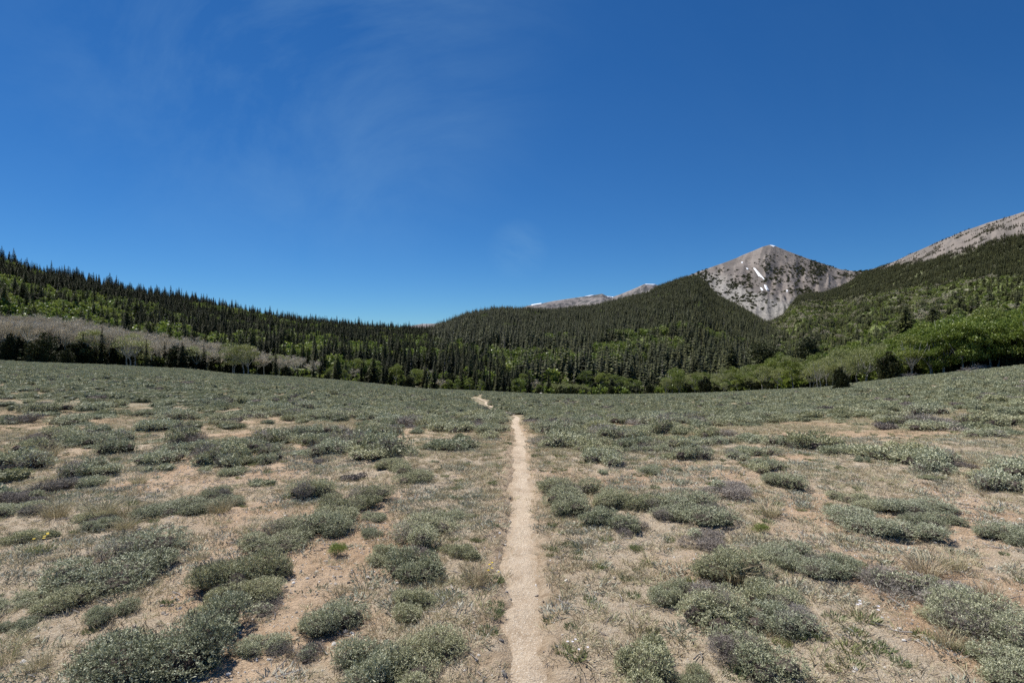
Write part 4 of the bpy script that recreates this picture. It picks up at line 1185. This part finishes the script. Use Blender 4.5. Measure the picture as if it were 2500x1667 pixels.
def forest_mount():
    u = rng.uniform(PX(1600), PX(2140), 60000)
    h_ = mountain
    fY = np.interp(u, h_.fu, h_.fY); cY = np.interp(u, h_.cu, h_.cY)
    t = rng.uniform(0.2, 1.0, len(u))
    Y = fY + t * (cY - fY); x = u * Y; z = h_(x, Y)
    py = CYP - FOC * (z - CAM_H) / Y; px = CXP + FOC * u
    def blob(cx, cy_, sx, sy): return np.exp(-((px - cx) / sx) ** 2 - ((py - cy_) / sy) ** 2)
    d = blob(1965, 668, 55, 38) + 0.75 * blob(1880, 655, 32, 26) + 0.85 * blob(1780, 690, 70, 26) + .8 * blob(2090, 672, 50, 12) + 1.0 * blob(1960, 712, 40, 7) + .7 * blob(1720, 672, 30, 20) + .7 * blob(1830, 735, 60, 22) + .6 * blob(2030, 650, 40, 10)
    nse = .45 * fbm(px / 24 + py / 40, py / 22, 3, 433, .6) + .70 * fbm(px / 5, py / 4, 3, 431, .8)
    snowy = (blob(1853, 668, 16, 18) + blob(1870, 705, 14, 9)) > .4
    k = (nse > 0.33 - 0.40 * np.clip(d, 0, 1)) & (d > .16) & ~snowy & (rng.uniform(0, 1, len(u)) < .5)
    hh = rng.uniform(3.2, 7, k.sum())
    put_forest('alpine_woods', x[k], Y[k], z[k], hh, rng.integers(0, 2, k.sum()), ALP, 1.0, 'scattered dark stunted conifers on the rocky peak', 'alpine woods')
forest_mount()

# ------------------------------------------------------------------ the sagebrush meadow
S_ = 2500 / 2352.0
def at(px, py, y1=200):
    Y = ray_y(px, py, ground, 1.2, y1)
    return float(PX(px)) * Y, Y
taken = []           # x, y, radius of every placed bush
def sage(px, py, wpx, label, kind='hi', tall=1.0, group=None):
    """px, py: middle of the bush's front foot in the 2352-pixel view"""
    px, py, wpx = px * S_, py * S_, wpx * S_
    x, Y = at(px, py)
    wd = wpx / FOC * Y
    Yc = Y + wd * 0.36
    xc = x * Yc / Y
    P = {'hi': SAGE_HI, 'dead': SAGE_DEAD, 'rabbit': None}[kind]
    taken.append((xc, Yc, wd * 0.5))
    zz = float(ground(np.array([xc]), np.array([Yc]))[0]) - 0.015
    if kind == 'rabbit':
        if RABBIT[0] is None: RABBIT[0] = lobes_kind(750, 9, 1500, 0.11, M['rabbit'], 0.12, 0.55, 0.55, 0.7, 0.16, 0.3)
        return plant('rabbitbrush', [('foliage', RABBIT[0]), ('stems', RABBIT[1])], (xc, Yc, zz), random.uniform(0, 6), (wd * 1.0, wd * .8, wd * 1.0), label, 'rabbitbrush', group)
    if kind == 'hi' and wd > .5: P = SAGE_BIG
    p = P[random.randrange(len(P))]
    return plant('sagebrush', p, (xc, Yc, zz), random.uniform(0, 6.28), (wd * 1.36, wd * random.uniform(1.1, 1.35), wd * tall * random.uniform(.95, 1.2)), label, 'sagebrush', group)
hand = [
    (400, 1568, 330, 'big silver-green sagebrush at the bottom edge, left of three large ones', 'hi', .9),
    (270, 1345, 270, 'large spreading sagebrush left of the bare tan soil patch', 'hi', .75),
    (150, 1412, 120, 'sagebrush mound at the front left corner of the large spreading one', 'hi', .8),
    (255, 1432, 110, 'small round sagebrush in front of the large spreading one', 'hi', .9),
    (560, 1360, 190, 'sagebrush with grey twisted branches on its right side', 'hi', .95),
    (632, 1330, 80, 'grey dead twig clump at the right end of a green sagebrush', 'dead', .9),
    (540, 1430, 190, 'sagebrush half grey and bare behind the big bottom one', 'hi', .7),
    (590, 1418, 110, 'pale dead twigs lying between two sagebrush mounds', 'dead', .6),
    (600, 1522, 110, 'sagebrush squeezed between the big bottom bush and a twiggy one', 'hi', .85),
    (700, 1525, 90, 'small twiggy sagebrush with dark bare stems', 'dead', .9),
    (765, 1462, 130, 'slanting sagebrush left of the big one beside the path', 'hi', .9),
    (840, 1590, 190, 'big silver sagebrush left of the path, its left half', 'hi', 1.0),
    (985, 1590, 230, 'big silver sagebrush left of the path, its right half near the path', 'hi', .85),
    (952, 1424, 130, 'lone compact sagebrush left of the path on dry grass', 'hi', .9),
    (985, 1250, 180, 'back mound of the sagebrush cluster left of the path', 'hi', .75),
    (882, 1300, 95, 'small left mound of the sagebrush cluster left of the path', 'hi', .85),
    (965, 1328, 140, 'front mound of the sagebrush cluster left of the path', 'hi', .9),
    (1055, 1288, 95, 'right mound of the sagebrush cluster nearest the path', 'hi', .8),
    (640, 1258, 165, 'long low sagebrush with dark front above the twisted branches', 'hi', .75),
    (745, 1232, 120, 'sagebrush behind the bright green rabbitbrush', 'hi', .8),
    (765, 1198, 110, 'small sagebrush behind the long low one, toward the path', 'hi', .8),
    (815, 1172, 150, 'wide sagebrush above the long low one left of the path', 'hi', .7),
    (395, 1186, 140, 'low sagebrush with green right end in the left mid meadow', 'hi', .6),
    (490, 1178, 120, 'low green sagebrush touching a dark one in the left mid meadow', 'hi', .65),
    (855, 1196, 66, 'tiny round sagebrush on pale soil above the cluster', 'hi', .8),
    (850, 1236, 54, 'tiny round sagebrush left of the cluster by the path', 'hi', .9),
    (938, 1112, 125, 'flat sagebrush with dark underside left of the path', 'hi', .7),
    (905, 1080, 74, 'small dark sagebrush behind the flat one left of the path', 'hi', .8),
    (1045, 1198, 80, 'small sagebrush close to the path behind the cluster', 'hi', .8),
    (30, 1195, 110, 'blue-grey sagebrush cut by the left frame edge', 'hi', .7),
    (45, 1165, 100, 'grey leafless sagebrush at the left frame edge', 'dead', .8),
    (30, 1400, 100, 'low grey-green sagebrush at the left frame edge in the foreground', 'hi', .6),
    (30, 1462, 90, 'silvery sagebrush below it at the left frame edge', 'hi', .7),
    (1305, 1140, 140, 'large sagebrush right of the path, back one of the pair', 'hi', .8),
    (1300, 1180, 160, 'large sagebrush right of the path, front one of the pair', 'hi', .8),
    (1405, 1214, 120, 'sagebrush with purple-grey twigs in front, right of the path', 'hi', .8),
    (1440, 1228, 90, 'purple-grey dead twig clump right of the path', 'dead', .8),
    (1600, 1200, 190, 'long sagebrush crossing the middle of the right meadow', 'hi', .65),
    (1545, 1200, 90, 'grey-green sagebrush at the left end of the long one', 'hi', .7),
    (1680, 1146, 130, 'dark grey sagebrush in the right mid meadow', 'dead', .7),
    (1800, 1124, 90, 'round sagebrush right of the dark grey one', 'hi', .7),
    (1625, 1262, 130, 'grey twiggy sagebrush behind the olive one, right of the path', 'dead', .75),
    (1680, 1345, 160, 'olive sagebrush with tall dry stems right of the path', 'hi', .95),
    (1840, 1318, 160, 'wide sage-green bush right of the olive one', 'hi', .75),
    (1910, 1328, 120, 'sage-green bush with dark underside beside the bare soil', 'hi', .75),
    (1780, 1300, 110, 'low sagebrush joining the olive and wide bushes', 'hi', .6),
    (2035, 1240, 200, 'long pale sagebrush above the purple-grey twigs', 'hi', .6),
    (2140, 1225, 130, 'sagebrush at the right end of the long pale one', 'hi', .7),
    (2060, 1375, 170, 'long purple-grey dead sagebrush on the right, left half', 'dead', .8),
    (2170, 1405, 170, 'long purple-grey dead sagebrush on the right, right half', 'dead', .75),
    (1785, 1414, 140, 'rounded blue-green sagebrush beside the gravel patch', 'hi', .95),
    (1640, 1450, 190, 'sagebrush with brown twigs on top, below the rounded blue-green one', 'hi', .85),
    (1790, 1470, 150, 'sagebrush with dark hollow front beside the gravel patch', 'hi', .85),
    (1730, 1568, 200, 'yellowish sage-green bush near the bottom edge right of the path', 'hi', .9),
    (1500, 1590, 210, 'large pale sagebrush at the bottom edge right of the path', 'hi', .9),
    (1590, 1600, 110, 'blue-green sagebrush at the bottom edge beside the large pale one', 'hi', .9),
    (2280, 1490, 260, 'big blue-grey sagebrush at the right frame edge', 'hi', .8),
    (2330, 1590, 180, 'sagebrush in the bottom right corner', 'hi', .8),
    (2190, 1440, 130, 'low sagebrush between the dead twigs and the big blue-grey bush', 'hi', .6),
    (2310, 1252, 110, 'blue-green sagebrush near the right frame edge', 'hi', .75),
    (2100, 1190, 150, 'flat sagebrush above the long pale one on the right', 'hi', .6),
    (1960, 1170, 120, 'flat sagebrush in the right mid meadow above the dead twigs', 'hi', .6),
    (775, 1284, 58, 'bright green rabbitbrush left of the sagebrush cluster', 'rabbit', 1),
    (1858, 1302, 0, '', 'skip', 1),
    (1750, 1228, 44, 'bright green rabbitbrush right of the path in mid meadow', 'rabbit', 1),
]
for px, py, wpx, lab, kind, tall in hand:
    if kind != 'skip':
        sage(px, py, wpx, lab, kind, tall)
n_hand = len(taken)

# the rest of the meadow
def meadow_points():
    N = 190000
    u = rng.uniform(-1.10, 1.10, N)
    Y = np.sqrt(rng.uniform(1.6 ** 2, 178.0 ** 2, N))
    x = u * (Y + 1.5)
    d = np.hypot(x, Y)
    wob = 6 * fbm(x / 14, Y / 14, 3, 77)
    ok = (Y + wob * .5 < edge_y(u) - 0.5)
    ok &= trail_d(x, Y) > np.where(Y < 9, .50, np.where(Y < 22, .42, np.where(Y < 29, .16, np.where(Y < TRY[-1] + 1, 0.24, -1))))
    # keep the sight line to the far stretch of trail open on its near side
    for q in range(0, 10):
        ok &= ~((Y > 27) & (trail_d(x, Y + q * .9) < 0.14 + .004 * Y) & (Y < 80) & (np.abs(x / Y - trail_x(Y + q * .9) / (Y + q * .9)) < .007))
    n1 = fbm(x / 2.3, Y / 3.2, 3, 501)
    n2 = fbm(x / 9, Y / 16, 3, 502)
    patch = n1 + 0.6 * n2
    dens = np.where(d < 5.5, 0.24 * (patch > 0.04), np.where(d < 9, 0.46 * (patch > -0.08), np.where(d < 16, 0.72 * (patch > -0.20) + .05, np.where(d < 30, 0.60 * (patch > -.50) + .22, 0.36 * (patch > -.8) + .30))))
    near_trail = (trail_d(x, Y) < 1.1) & (Y < 11)
    dens = np.where(near_trail & (x < trail_x(Y)), dens * .15, dens)
    ok &= rng.uniform(0, 1, N) < dens
    x, Y, d, patch = x[ok], Y[ok], d[ok], patch[ok]
    wd = np.clip(rng.lognormal(math.log(.46), .40, len(x)), .18, 1.2)
    wd = np.where(d < 9, wd * .72, wd) * np.where(d > 60, 1.15, 1)
    wd = np.where(d > 9, np.minimum(wd, .85), wd)
    T = np.array(taken)
    keep = np.ones(len(x), bool)
    nearm = d < 14
    for tx, ty, tr in T:
        keep &= ~(nearm & (np.hypot(x - tx, (Y - ty)) < tr * .8 + wd * .35))
    # inside the path's free strip nothing may reach the tread
    keep &= ~((Y < 26) & (trail_d(x, Y) < .22 + wd * .42))
    return x[keep], Y[keep], d[keep], wd[keep], patch[keep]
mx_, my_, md_, mw_, mp_ = meadow_points()
mz_ = ground(mx_, my_) - 0.012
mdead = rng.uniform(0, 1, len(mx_)) < np.where(md_ < 30, .10, .06)
size_rank = mw_ / md_
inframe = np.abs(mx_ / my_) < 0.905
vis = (CAM_H - mz_) / my_ < 0.60
order = np.argsort(-np.where(inframe & vis, size_rank, 0))
solo = order[:300 - n_hand]
is_solo = np.zeros(len(mx_), bool); is_solo[solo] = True
for i in solo:
    side = 'left' if mx_[i] < trail_x(my_[i]) else 'right'
    near = md_[i] < 7.5
    dd = bool(mdead[i])
    if md_[i] < 8: P = SAGE_DEAD if dd else (SAGE_BIG if mw_[i] > .5 else SAGE_HI)
    else: P = SAGE_MID_DEAD if dd else SAGE_MID
    p = P[random.randrange(len(P))]
    if dd: lab = 'grey half-dead sagebrush scattered in the meadow %s of the path' % side
    elif mw_[i] < .36: lab = 'small grey-green sagebrush tuft scattered on dry ground %s of the path' % side
    elif near: lab = 'medium sage-green bush among the foreground plants %s of the path' % side
    else: lab = 'wide sage-green bush in the middle meadow %s of the path' % side
    w_ = float(mw_[i])
    plant('sagebrush', p, (float(mx_[i]), float(my_[i]), float(mz_[i])), random.uniform(0, 6.28), (w_ * random.uniform(1.2, 1.7), w_ * random.uniform(.95, 1.3), w_ * random.uniform(.65, 1.15)), lab, 'sagebrush', ('half-dead sagebrush' if dd else 'scattered sagebrush') + ' %s of the path' % side)
LAND = [(400, 1520, 'the big silver-green bottom bush'), (270, 1300, 'the large spreading left sagebrush'), (560, 1330, 'the bush with twisted branches'), (950, 1390, 'the lone compact bush left of the path'),
        (965, 1270, 'the four-mound cluster left of the path'), (690, 1215, 'the long low bush with dark front'), (815, 1150, 'the wide bush above the long low one'), (430, 1150, 'the low pair in left mid meadow'),
        (940, 1100, 'the flat bush left of the path'), (1300, 1150, 'the large pair right of the path'), (1600, 1180, 'the long bush in mid right meadow'), (1680, 1300, 'the olive bush right of the path'),
        (1870, 1290, 'the wide bush beside the olive one'), (2040, 1220, 'the long pale bush on the right'), (2120, 1360, 'the long purple-grey dead bush'), (1785, 1385, 'the rounded blue-green bush'),
        (1740, 1520, 'the yellowish bush near the bottom'), (2290, 1450, 'the big blue-grey bush at the right edge'), (2310, 1230, 'the blue-green bush near the right edge'), (35, 1170, 'the grey bush at the left edge'), (1800, 1110, 'the round bush in right mid meadow'), (1680, 1130, 'the dark grey bush in right mid meadow')]
_lm = []
for px, py, nm in LAND:
    lx, ly = at(px * S_, py * S_)
    _lm.append((lx, ly, nm))
_used = {}
for o in sorted((o for o in COL.objects if o.name.startswith('sagebrush') and o.type == 'EMPTY' and o.get('group')), key=lambda o: o.location.y):
    lx, ly, nm = min(_lm, key=lambda q: (q[0] - o.location.x) ** 2 + (q[1] - o.location.y) ** 2)
    dx, dy = o.location.x - lx, o.location.y - ly
    if math.hypot(dx, dy) > 1.7 + .12 * ly: continue
    way = ('behind' if dy > 0 else 'in front of') if abs(dy) > abs(dx) * 1.6 else ('right of' if dx > 0 else 'left of')
    sz = 'grey half-dead' if 'half-dead' in o['label'] else ('small' if o.scale.x < .5 else 'medium' if o.scale.x < .75 else 'wide')
    key = (sz, way, nm)
    _used[key] = _used.get(key, 0) + 1
    if _used[key] > 4: continue
    o['label'] = '%s%s sagebrush %s %s' % (('', 'second ', 'third ', 'fourth ')[_used[key] - 1], sz, way, nm)
    o['group'] = 'sagebrush around the larger bushes'
r_ = ~is_solo
def meadow_stuff(sel, meshes, name, label):
    n = int(sel.sum())
    ix = np.where(mdead[sel], len(meshes) - 1, rng.integers(0, len(meshes) - 1, n))
    w_ = mw_[sel]
    scatter(name, np.stack([mx_[sel], my_[sel], mz_[sel]], 1), rand_rot(n, .05), np.stack([w_ * rng.uniform(1.1, 1.6, n), w_ * rng.uniform(.9, 1.3, n), w_ * rng.uniform(.55, 1.05, n)], 1), ix, meshes, label, 'sagebrush')
meadow_stuff(r_ & (md_ < 38), SAGE_MED, 'sagebrush_field', 'low grey-green sagebrush filling the middle of the meadow')
meadow_stuff(r_ & (md_ >= 38), SAGE_LOW, 'sagebrush_field', 'even grey-green sagebrush cover of the far meadow up to the trees')

# ------------------------------------------------------------------ dry grass, mats, gravel
def sprinkle(N, dmax, dens):
    u = rng.uniform(-1.05, 1.05, N)
    Y = np.sqrt(rng.uniform(1.2 ** 2, dmax ** 2, N))
    x = u * (Y + 1.3)
    k = rng.uniform(0, 1, N) < dens(x, Y)
    return x[k], Y[k]
def strew(name, x, Y, scl, meshes, label, cat, flat=1.0, tilt=.1, sink=0.0):
    n = len(x)
    z = ground(x, Y) - sink
    scatter(name, np.stack([x, Y, z], 1), rand_rot(n, tilt), np.stack([scl, scl, scl * flat], 1), rng.integers(0, len(meshes), n), meshes, label, cat)
def verge(x, Y):
    return np.exp(-((trail_d(x, Y) - .55) / .32) ** 2)
def off_trail(x, Y): return sstep(.09, .27, trail_d(x, Y) + .10 * fbm(x * 4, Y * 2.5, 3, 55))
x, Y = sprinkle(56000, 17, lambda x, y: off_trail(x, y) * np.clip(.10 + .75 * litter(x, y) * (.4 + .6 * vnoise(x * 1.3, y * 1.3, 9)) + .6 * verge(x, y), 0, 1))
strew('grass', x, Y, rng.uniform(.45, 1.2, len(x)), TUFT, 'short dry straw-coloured grass between the sagebrush', 'grass')
x, Y = sprinkle(15000, 11, lambda x, y: off_trail(x, y) * (.10 + .6 * (fbm(x / .8, y / .8, 3, 71) > .1)))
strew('ground_cover', x, Y, rng.uniform(.5, 1.4, len(x)), MATS, 'grey mat-forming plants low on the soil', 'ground cover', 1.0)
x, Y = sprinkle(6000, 13, lambda x, y: off_trail(x, y) * (.06 + .3 * (fbm(x / 1.2, y / 1.2, 3, 72) > .15) + .3 * verge(x, y)))
strew('weeds', x, Y, rng.uniform(.5, 1.2, len(x)), FORB, 'small green forbs dotted over the soil', 'weeds')
x, Y = sprinkle(70000, 8, lambda x, y: .14 + .6 * (1 - litter(x, y)))
strew('gravel', x, Y, np.clip(rng.lognormal(math.log(.011), .5, len(x)), .005, .04), STONES[:3] + DSTONES[:1], 'fine pale gravel strewn over the soil and the path', 'gravel', 1.0, .4)
x, Y = sprinkle(9000, 14, lambda x, y: .5 * np.exp(-((trail_d(x, y) - .16) / .13) ** 2) + .02)
strew('gravel', x, Y, np.clip(rng.lognormal(math.log(.020), .45, len(x)), .008, .06), STONES[:3] + DSTONES[:1], 'coarser pebbles along the edges of the path', 'gravel', .9, .4, -.004)
x, Y = sprinkle(34000, 60, lambda x, y: sstep(10, 17, np.hypot(x, y)) * off_trail(x, y) * (trail_d(x, y) > .5) * (.22 + .5 * (fbm(x / 5, y / 7, 3, 73) > .0)))
strew('grass', x, Y, rng.uniform(.8, 1.5, len(x)), TUFT, 'dry grass showing between the bushes farther off', 'grass')

# dead sticks on the soil
def stick_kind(seed):
    rs = np.random.default_rng(seed)
    mb = MB()
    a = np.array([-.06, 0, .004]); c = np.array([.06, rs.normal(0, .02), .006 + rs.uniform(0, .02)])
    mb.tube([a, (a + c) / 2 + rs.normal(0, .008, 3) * np.array([1, 1, .3]), c], [.004, .003, .0015], 4, rs.uniform(.3, 1))
    for k in range(2):
        f_ = rs.uniform(.3, .8); p = a * (1 - f_) + c * f_
        mb.tube([p, p + np.array([rs.uniform(.0, .03), rs.normal(0, .025), rs.uniform(0, .02)])], [.002, .001], 3, rs.uniform(.3, 1))
    return mb.mesh('stick', M['deadwood'])
x, Y = sprinkle(5200, 10, lambda x, y: off_trail(x, y) * .6)
strew('debris', x, Y, rng.uniform(.4, 1.15, len(x)), [stick_kind(880 + i) for i in range(4)], 'bleached dead sage sticks littering the soil', 'debris', 1.0, .12)

# single bunchgrass tussocks, forbs and stones
for px, py, sz, lab in [(134, 1262, 1.0, 'straw-coloured tussock of bunchgrass by bare soil on the left'), (249, 1264, 1.15, 'wide tussock with dark base right of a straw-coloured one'), (311, 1262, .9, 'thin grey-green tussock beside the wide dark-based one'),
                        (538, 1250, .9, 'golden tussock at the right end of the long low sagebrush'), (303, 1290, .75, 'small tussock in front of the thin grey-green one'), (116, 1116, 1.2, 'golden tussock standing in the left mid meadow'),
                        (340, 1180, .8, 'pale tussock left of the low mid-meadow sagebrush'), (2416, 1458, .6, 'golden-brown tussock behind the big blue-grey sagebrush'), (1791, 1420, 1.0, 'tall dry tussock in the front of the olive sagebrush'),
                        (2261, 1404, 1.0, 'thin dry tussock above the purple-grey dead sagebrush'), (2329, 1388, .8, 'small dry tussock near a large white stone'), (2318, 1575, .55, 'bent dry tussock left of the big blue-grey sagebrush'),
                        (18, 1615, .6, 'brown tussock cut by the left frame edge'), (90, 1630, .5, 'green tussock near the bottom left corner'), (1165, 1425, .8, 'dark dry tussock left of the path below the cluster'), (1880, 1258, .9, 'tussock of dry stems in the right mid meadow')]:
    x, Y = at(px, py)
    o = obj('grass_tussock', BUNCH[random.randrange(3)])
    o.location = (x, Y, float(ground(np.array([x]), np.array([Y]))[0]) - .01); o.rotation_euler = (0, 0, random.uniform(0, 6)); o.scale = (sz, sz, sz * .9)
    tag(o, lab, 'grass tussock', 'bunchgrass tussocks')

def flower_mesh(m, seed):
    rs = np.random.default_rng(seed)
    mb = MB()
    for i in range(7):
        a = rs.uniform(0, 6.28); r = rs.uniform(.01, .055); q_ = .006; c = np.array([r * math.cos(a), r * math.sin(a), rs.uniform(.05, .085)])
        v = [c] + [c + np.array([.0065 * math.cos(t), .0065 * math.sin(t), .002]) for t in np.linspace(0, 6.28, 8)[:-1]]
        mb.add(v, [[0, 1 + k, 1 + (k + 1) % 7] for k in range(7)], .5) if i < 5 else None
    return mb.mesh('flowers', m)
FL = {'white': flower_mesh(M['white'], 1), 'yellow': flower_mesh(M['yellow'], 2)}
for px, py, sz, fl, lab in [(2141, 1585, 1.3, None, 'dark green forb cushion, largest on the gravel patch'), (2069, 1584, 1.2, None, 'dark green forb left of the largest cushion on the gravel'), (2116, 1512, 1.3, 'white', 'green forb with white daisies on the gravel patch'),
                            (2076, 1622, 1.0, None, 'small green forb at the lower end of the gravel patch'), (2040, 1508, 1.1, None, 'green forb left of the one with white daisies'), (1206, 1417, 1.3, 'yellow', 'yellow-flowered green forb at the left path edge'),
                            (1347, 1515, .9, None, 'single dark green forb right of the path'), (1408, 1602, 1.0, 'white', 'grey-green daisy forb right of the path near the bottom'), (1372, 1587, .9, None, 'small blue-green forb just right of the path near the bottom'),
                            (1208, 1479, 1.0, None, 'blue-green forb at the left path edge, upper of two'), (1207, 1500, 1.0, None, 'blue-green forb at the left path edge, lower of two'), (1191, 1543, 1.0, None, 'dark forb left of the path above a grey stone'),
                            (100, 1345, 1.6, 'yellow', 'yellow-flowered plant on bare soil at far left'), (1238, 1347, .9, None, 'pale blue-green rosette at the left path edge')]:
    x, Y = at(px, py)
    parts = [('leaves', FORB[random.randrange(3)])] + ([('flowers', FL[fl])] if fl else [])
    plant('forb', parts, (x, Y, float(ground(np.array([x]), np.array([Y]))[0]) - .005), random.uniform(0, 6), sz * 1.15, lab, 'forb', 'low flowering forbs')

for px, py, wpx, dark, lab in [(1224, 1568, 13, 1, 'upright grey stone at the left path edge'), (1229, 1643, 13, 1, 'dark stone at the left path edge close to the bottom'), (969, 1426, 12, 0, 'white stone above the lone compact sagebrush'), (1502, 1414, 11, 0, 'white stone on the dry grass right of the path'),
                               (1365, 1460, 8, 0, 'small pale stone at the right path edge'), (1309, 1433, 8, 0, 'small pale stone lying in the path'), (1565, 1481, 8, 0, 'small white stone in the grass right of the path'), (1202, 1513, 10, 0, 'white stone at the left path edge between forbs'),
                               (1148, 1476, 9, 0, 'pale stone left of the path below a dark tussock'), (1246, 1465, 8, 1, 'dark pebble lying in the path'), (1233, 1332, 9, 0, 'tan stone at the left path edge beside the cluster'), (841, 1545, 16, 0, 'tan stone at the left side of the big silver sagebrush'),
                               (2308, 1402, 20, 0, 'flat white stone above the purple-grey dead sagebrush, largest on the right'), (2210, 1566, 11, 0, 'lilac-white stone on the gravel patch'), (2199, 1539, 13, 0, 'flat pale stone on the gravel patch, upper one'), (1726, 1437, 9, 0, 'white stone below the olive sagebrush'),
                               (2087, 1643, 10, 0, 'white stone at the bottom of the gravel patch'), (2176, 1596, 12, 0, 'pale stone below the largest green forb cushion'), (145, 1651, 13, 0, 'white stone near the bottom left corner, upper of two'), (107, 1664, 17, 0, 'white stone near the bottom left corner, lower of two'),
                               (338, 1294, 11, 0, 'flat pale stone on bare soil behind the large spreading sagebrush'), (419, 1480, 9, 0, 'pale stone on the bare patch between two large sagebrush'), (712, 1657, 11, 0, 'white stone at the bottom edge left of the big silver sagebrush'), (87, 1560, 13, 0, 'tan stone on bare soil at lower left'),
                               (1277, 1183, 5, 1, 'tiny dark rock in the path at mid distance'), (1043, 960, 5, 0, 'white rock far off in the meadow left of the trail'), (1321, 962, 9, 0, 'tan boulder at the far meadow edge before the clearing')]:
    x, Y = at(px, py)
    o = obj('stone', (DSTONES if dark else STONES)[random.randrange(2 if dark else 5)])
    sz = wpx / FOC * Y
    o.location = (x, Y + sz * .4, float(ground(np.array([x]), np.array([Y + sz * .4]))[0]) + sz * .10)
    o.rotation_euler = (random.uniform(-.2, .2), random.uniform(-.2, .2), random.uniform(0, 6)); o.scale = (sz * 1.15,) * 3
    tag(o, lab, 'stone', 'loose stones')
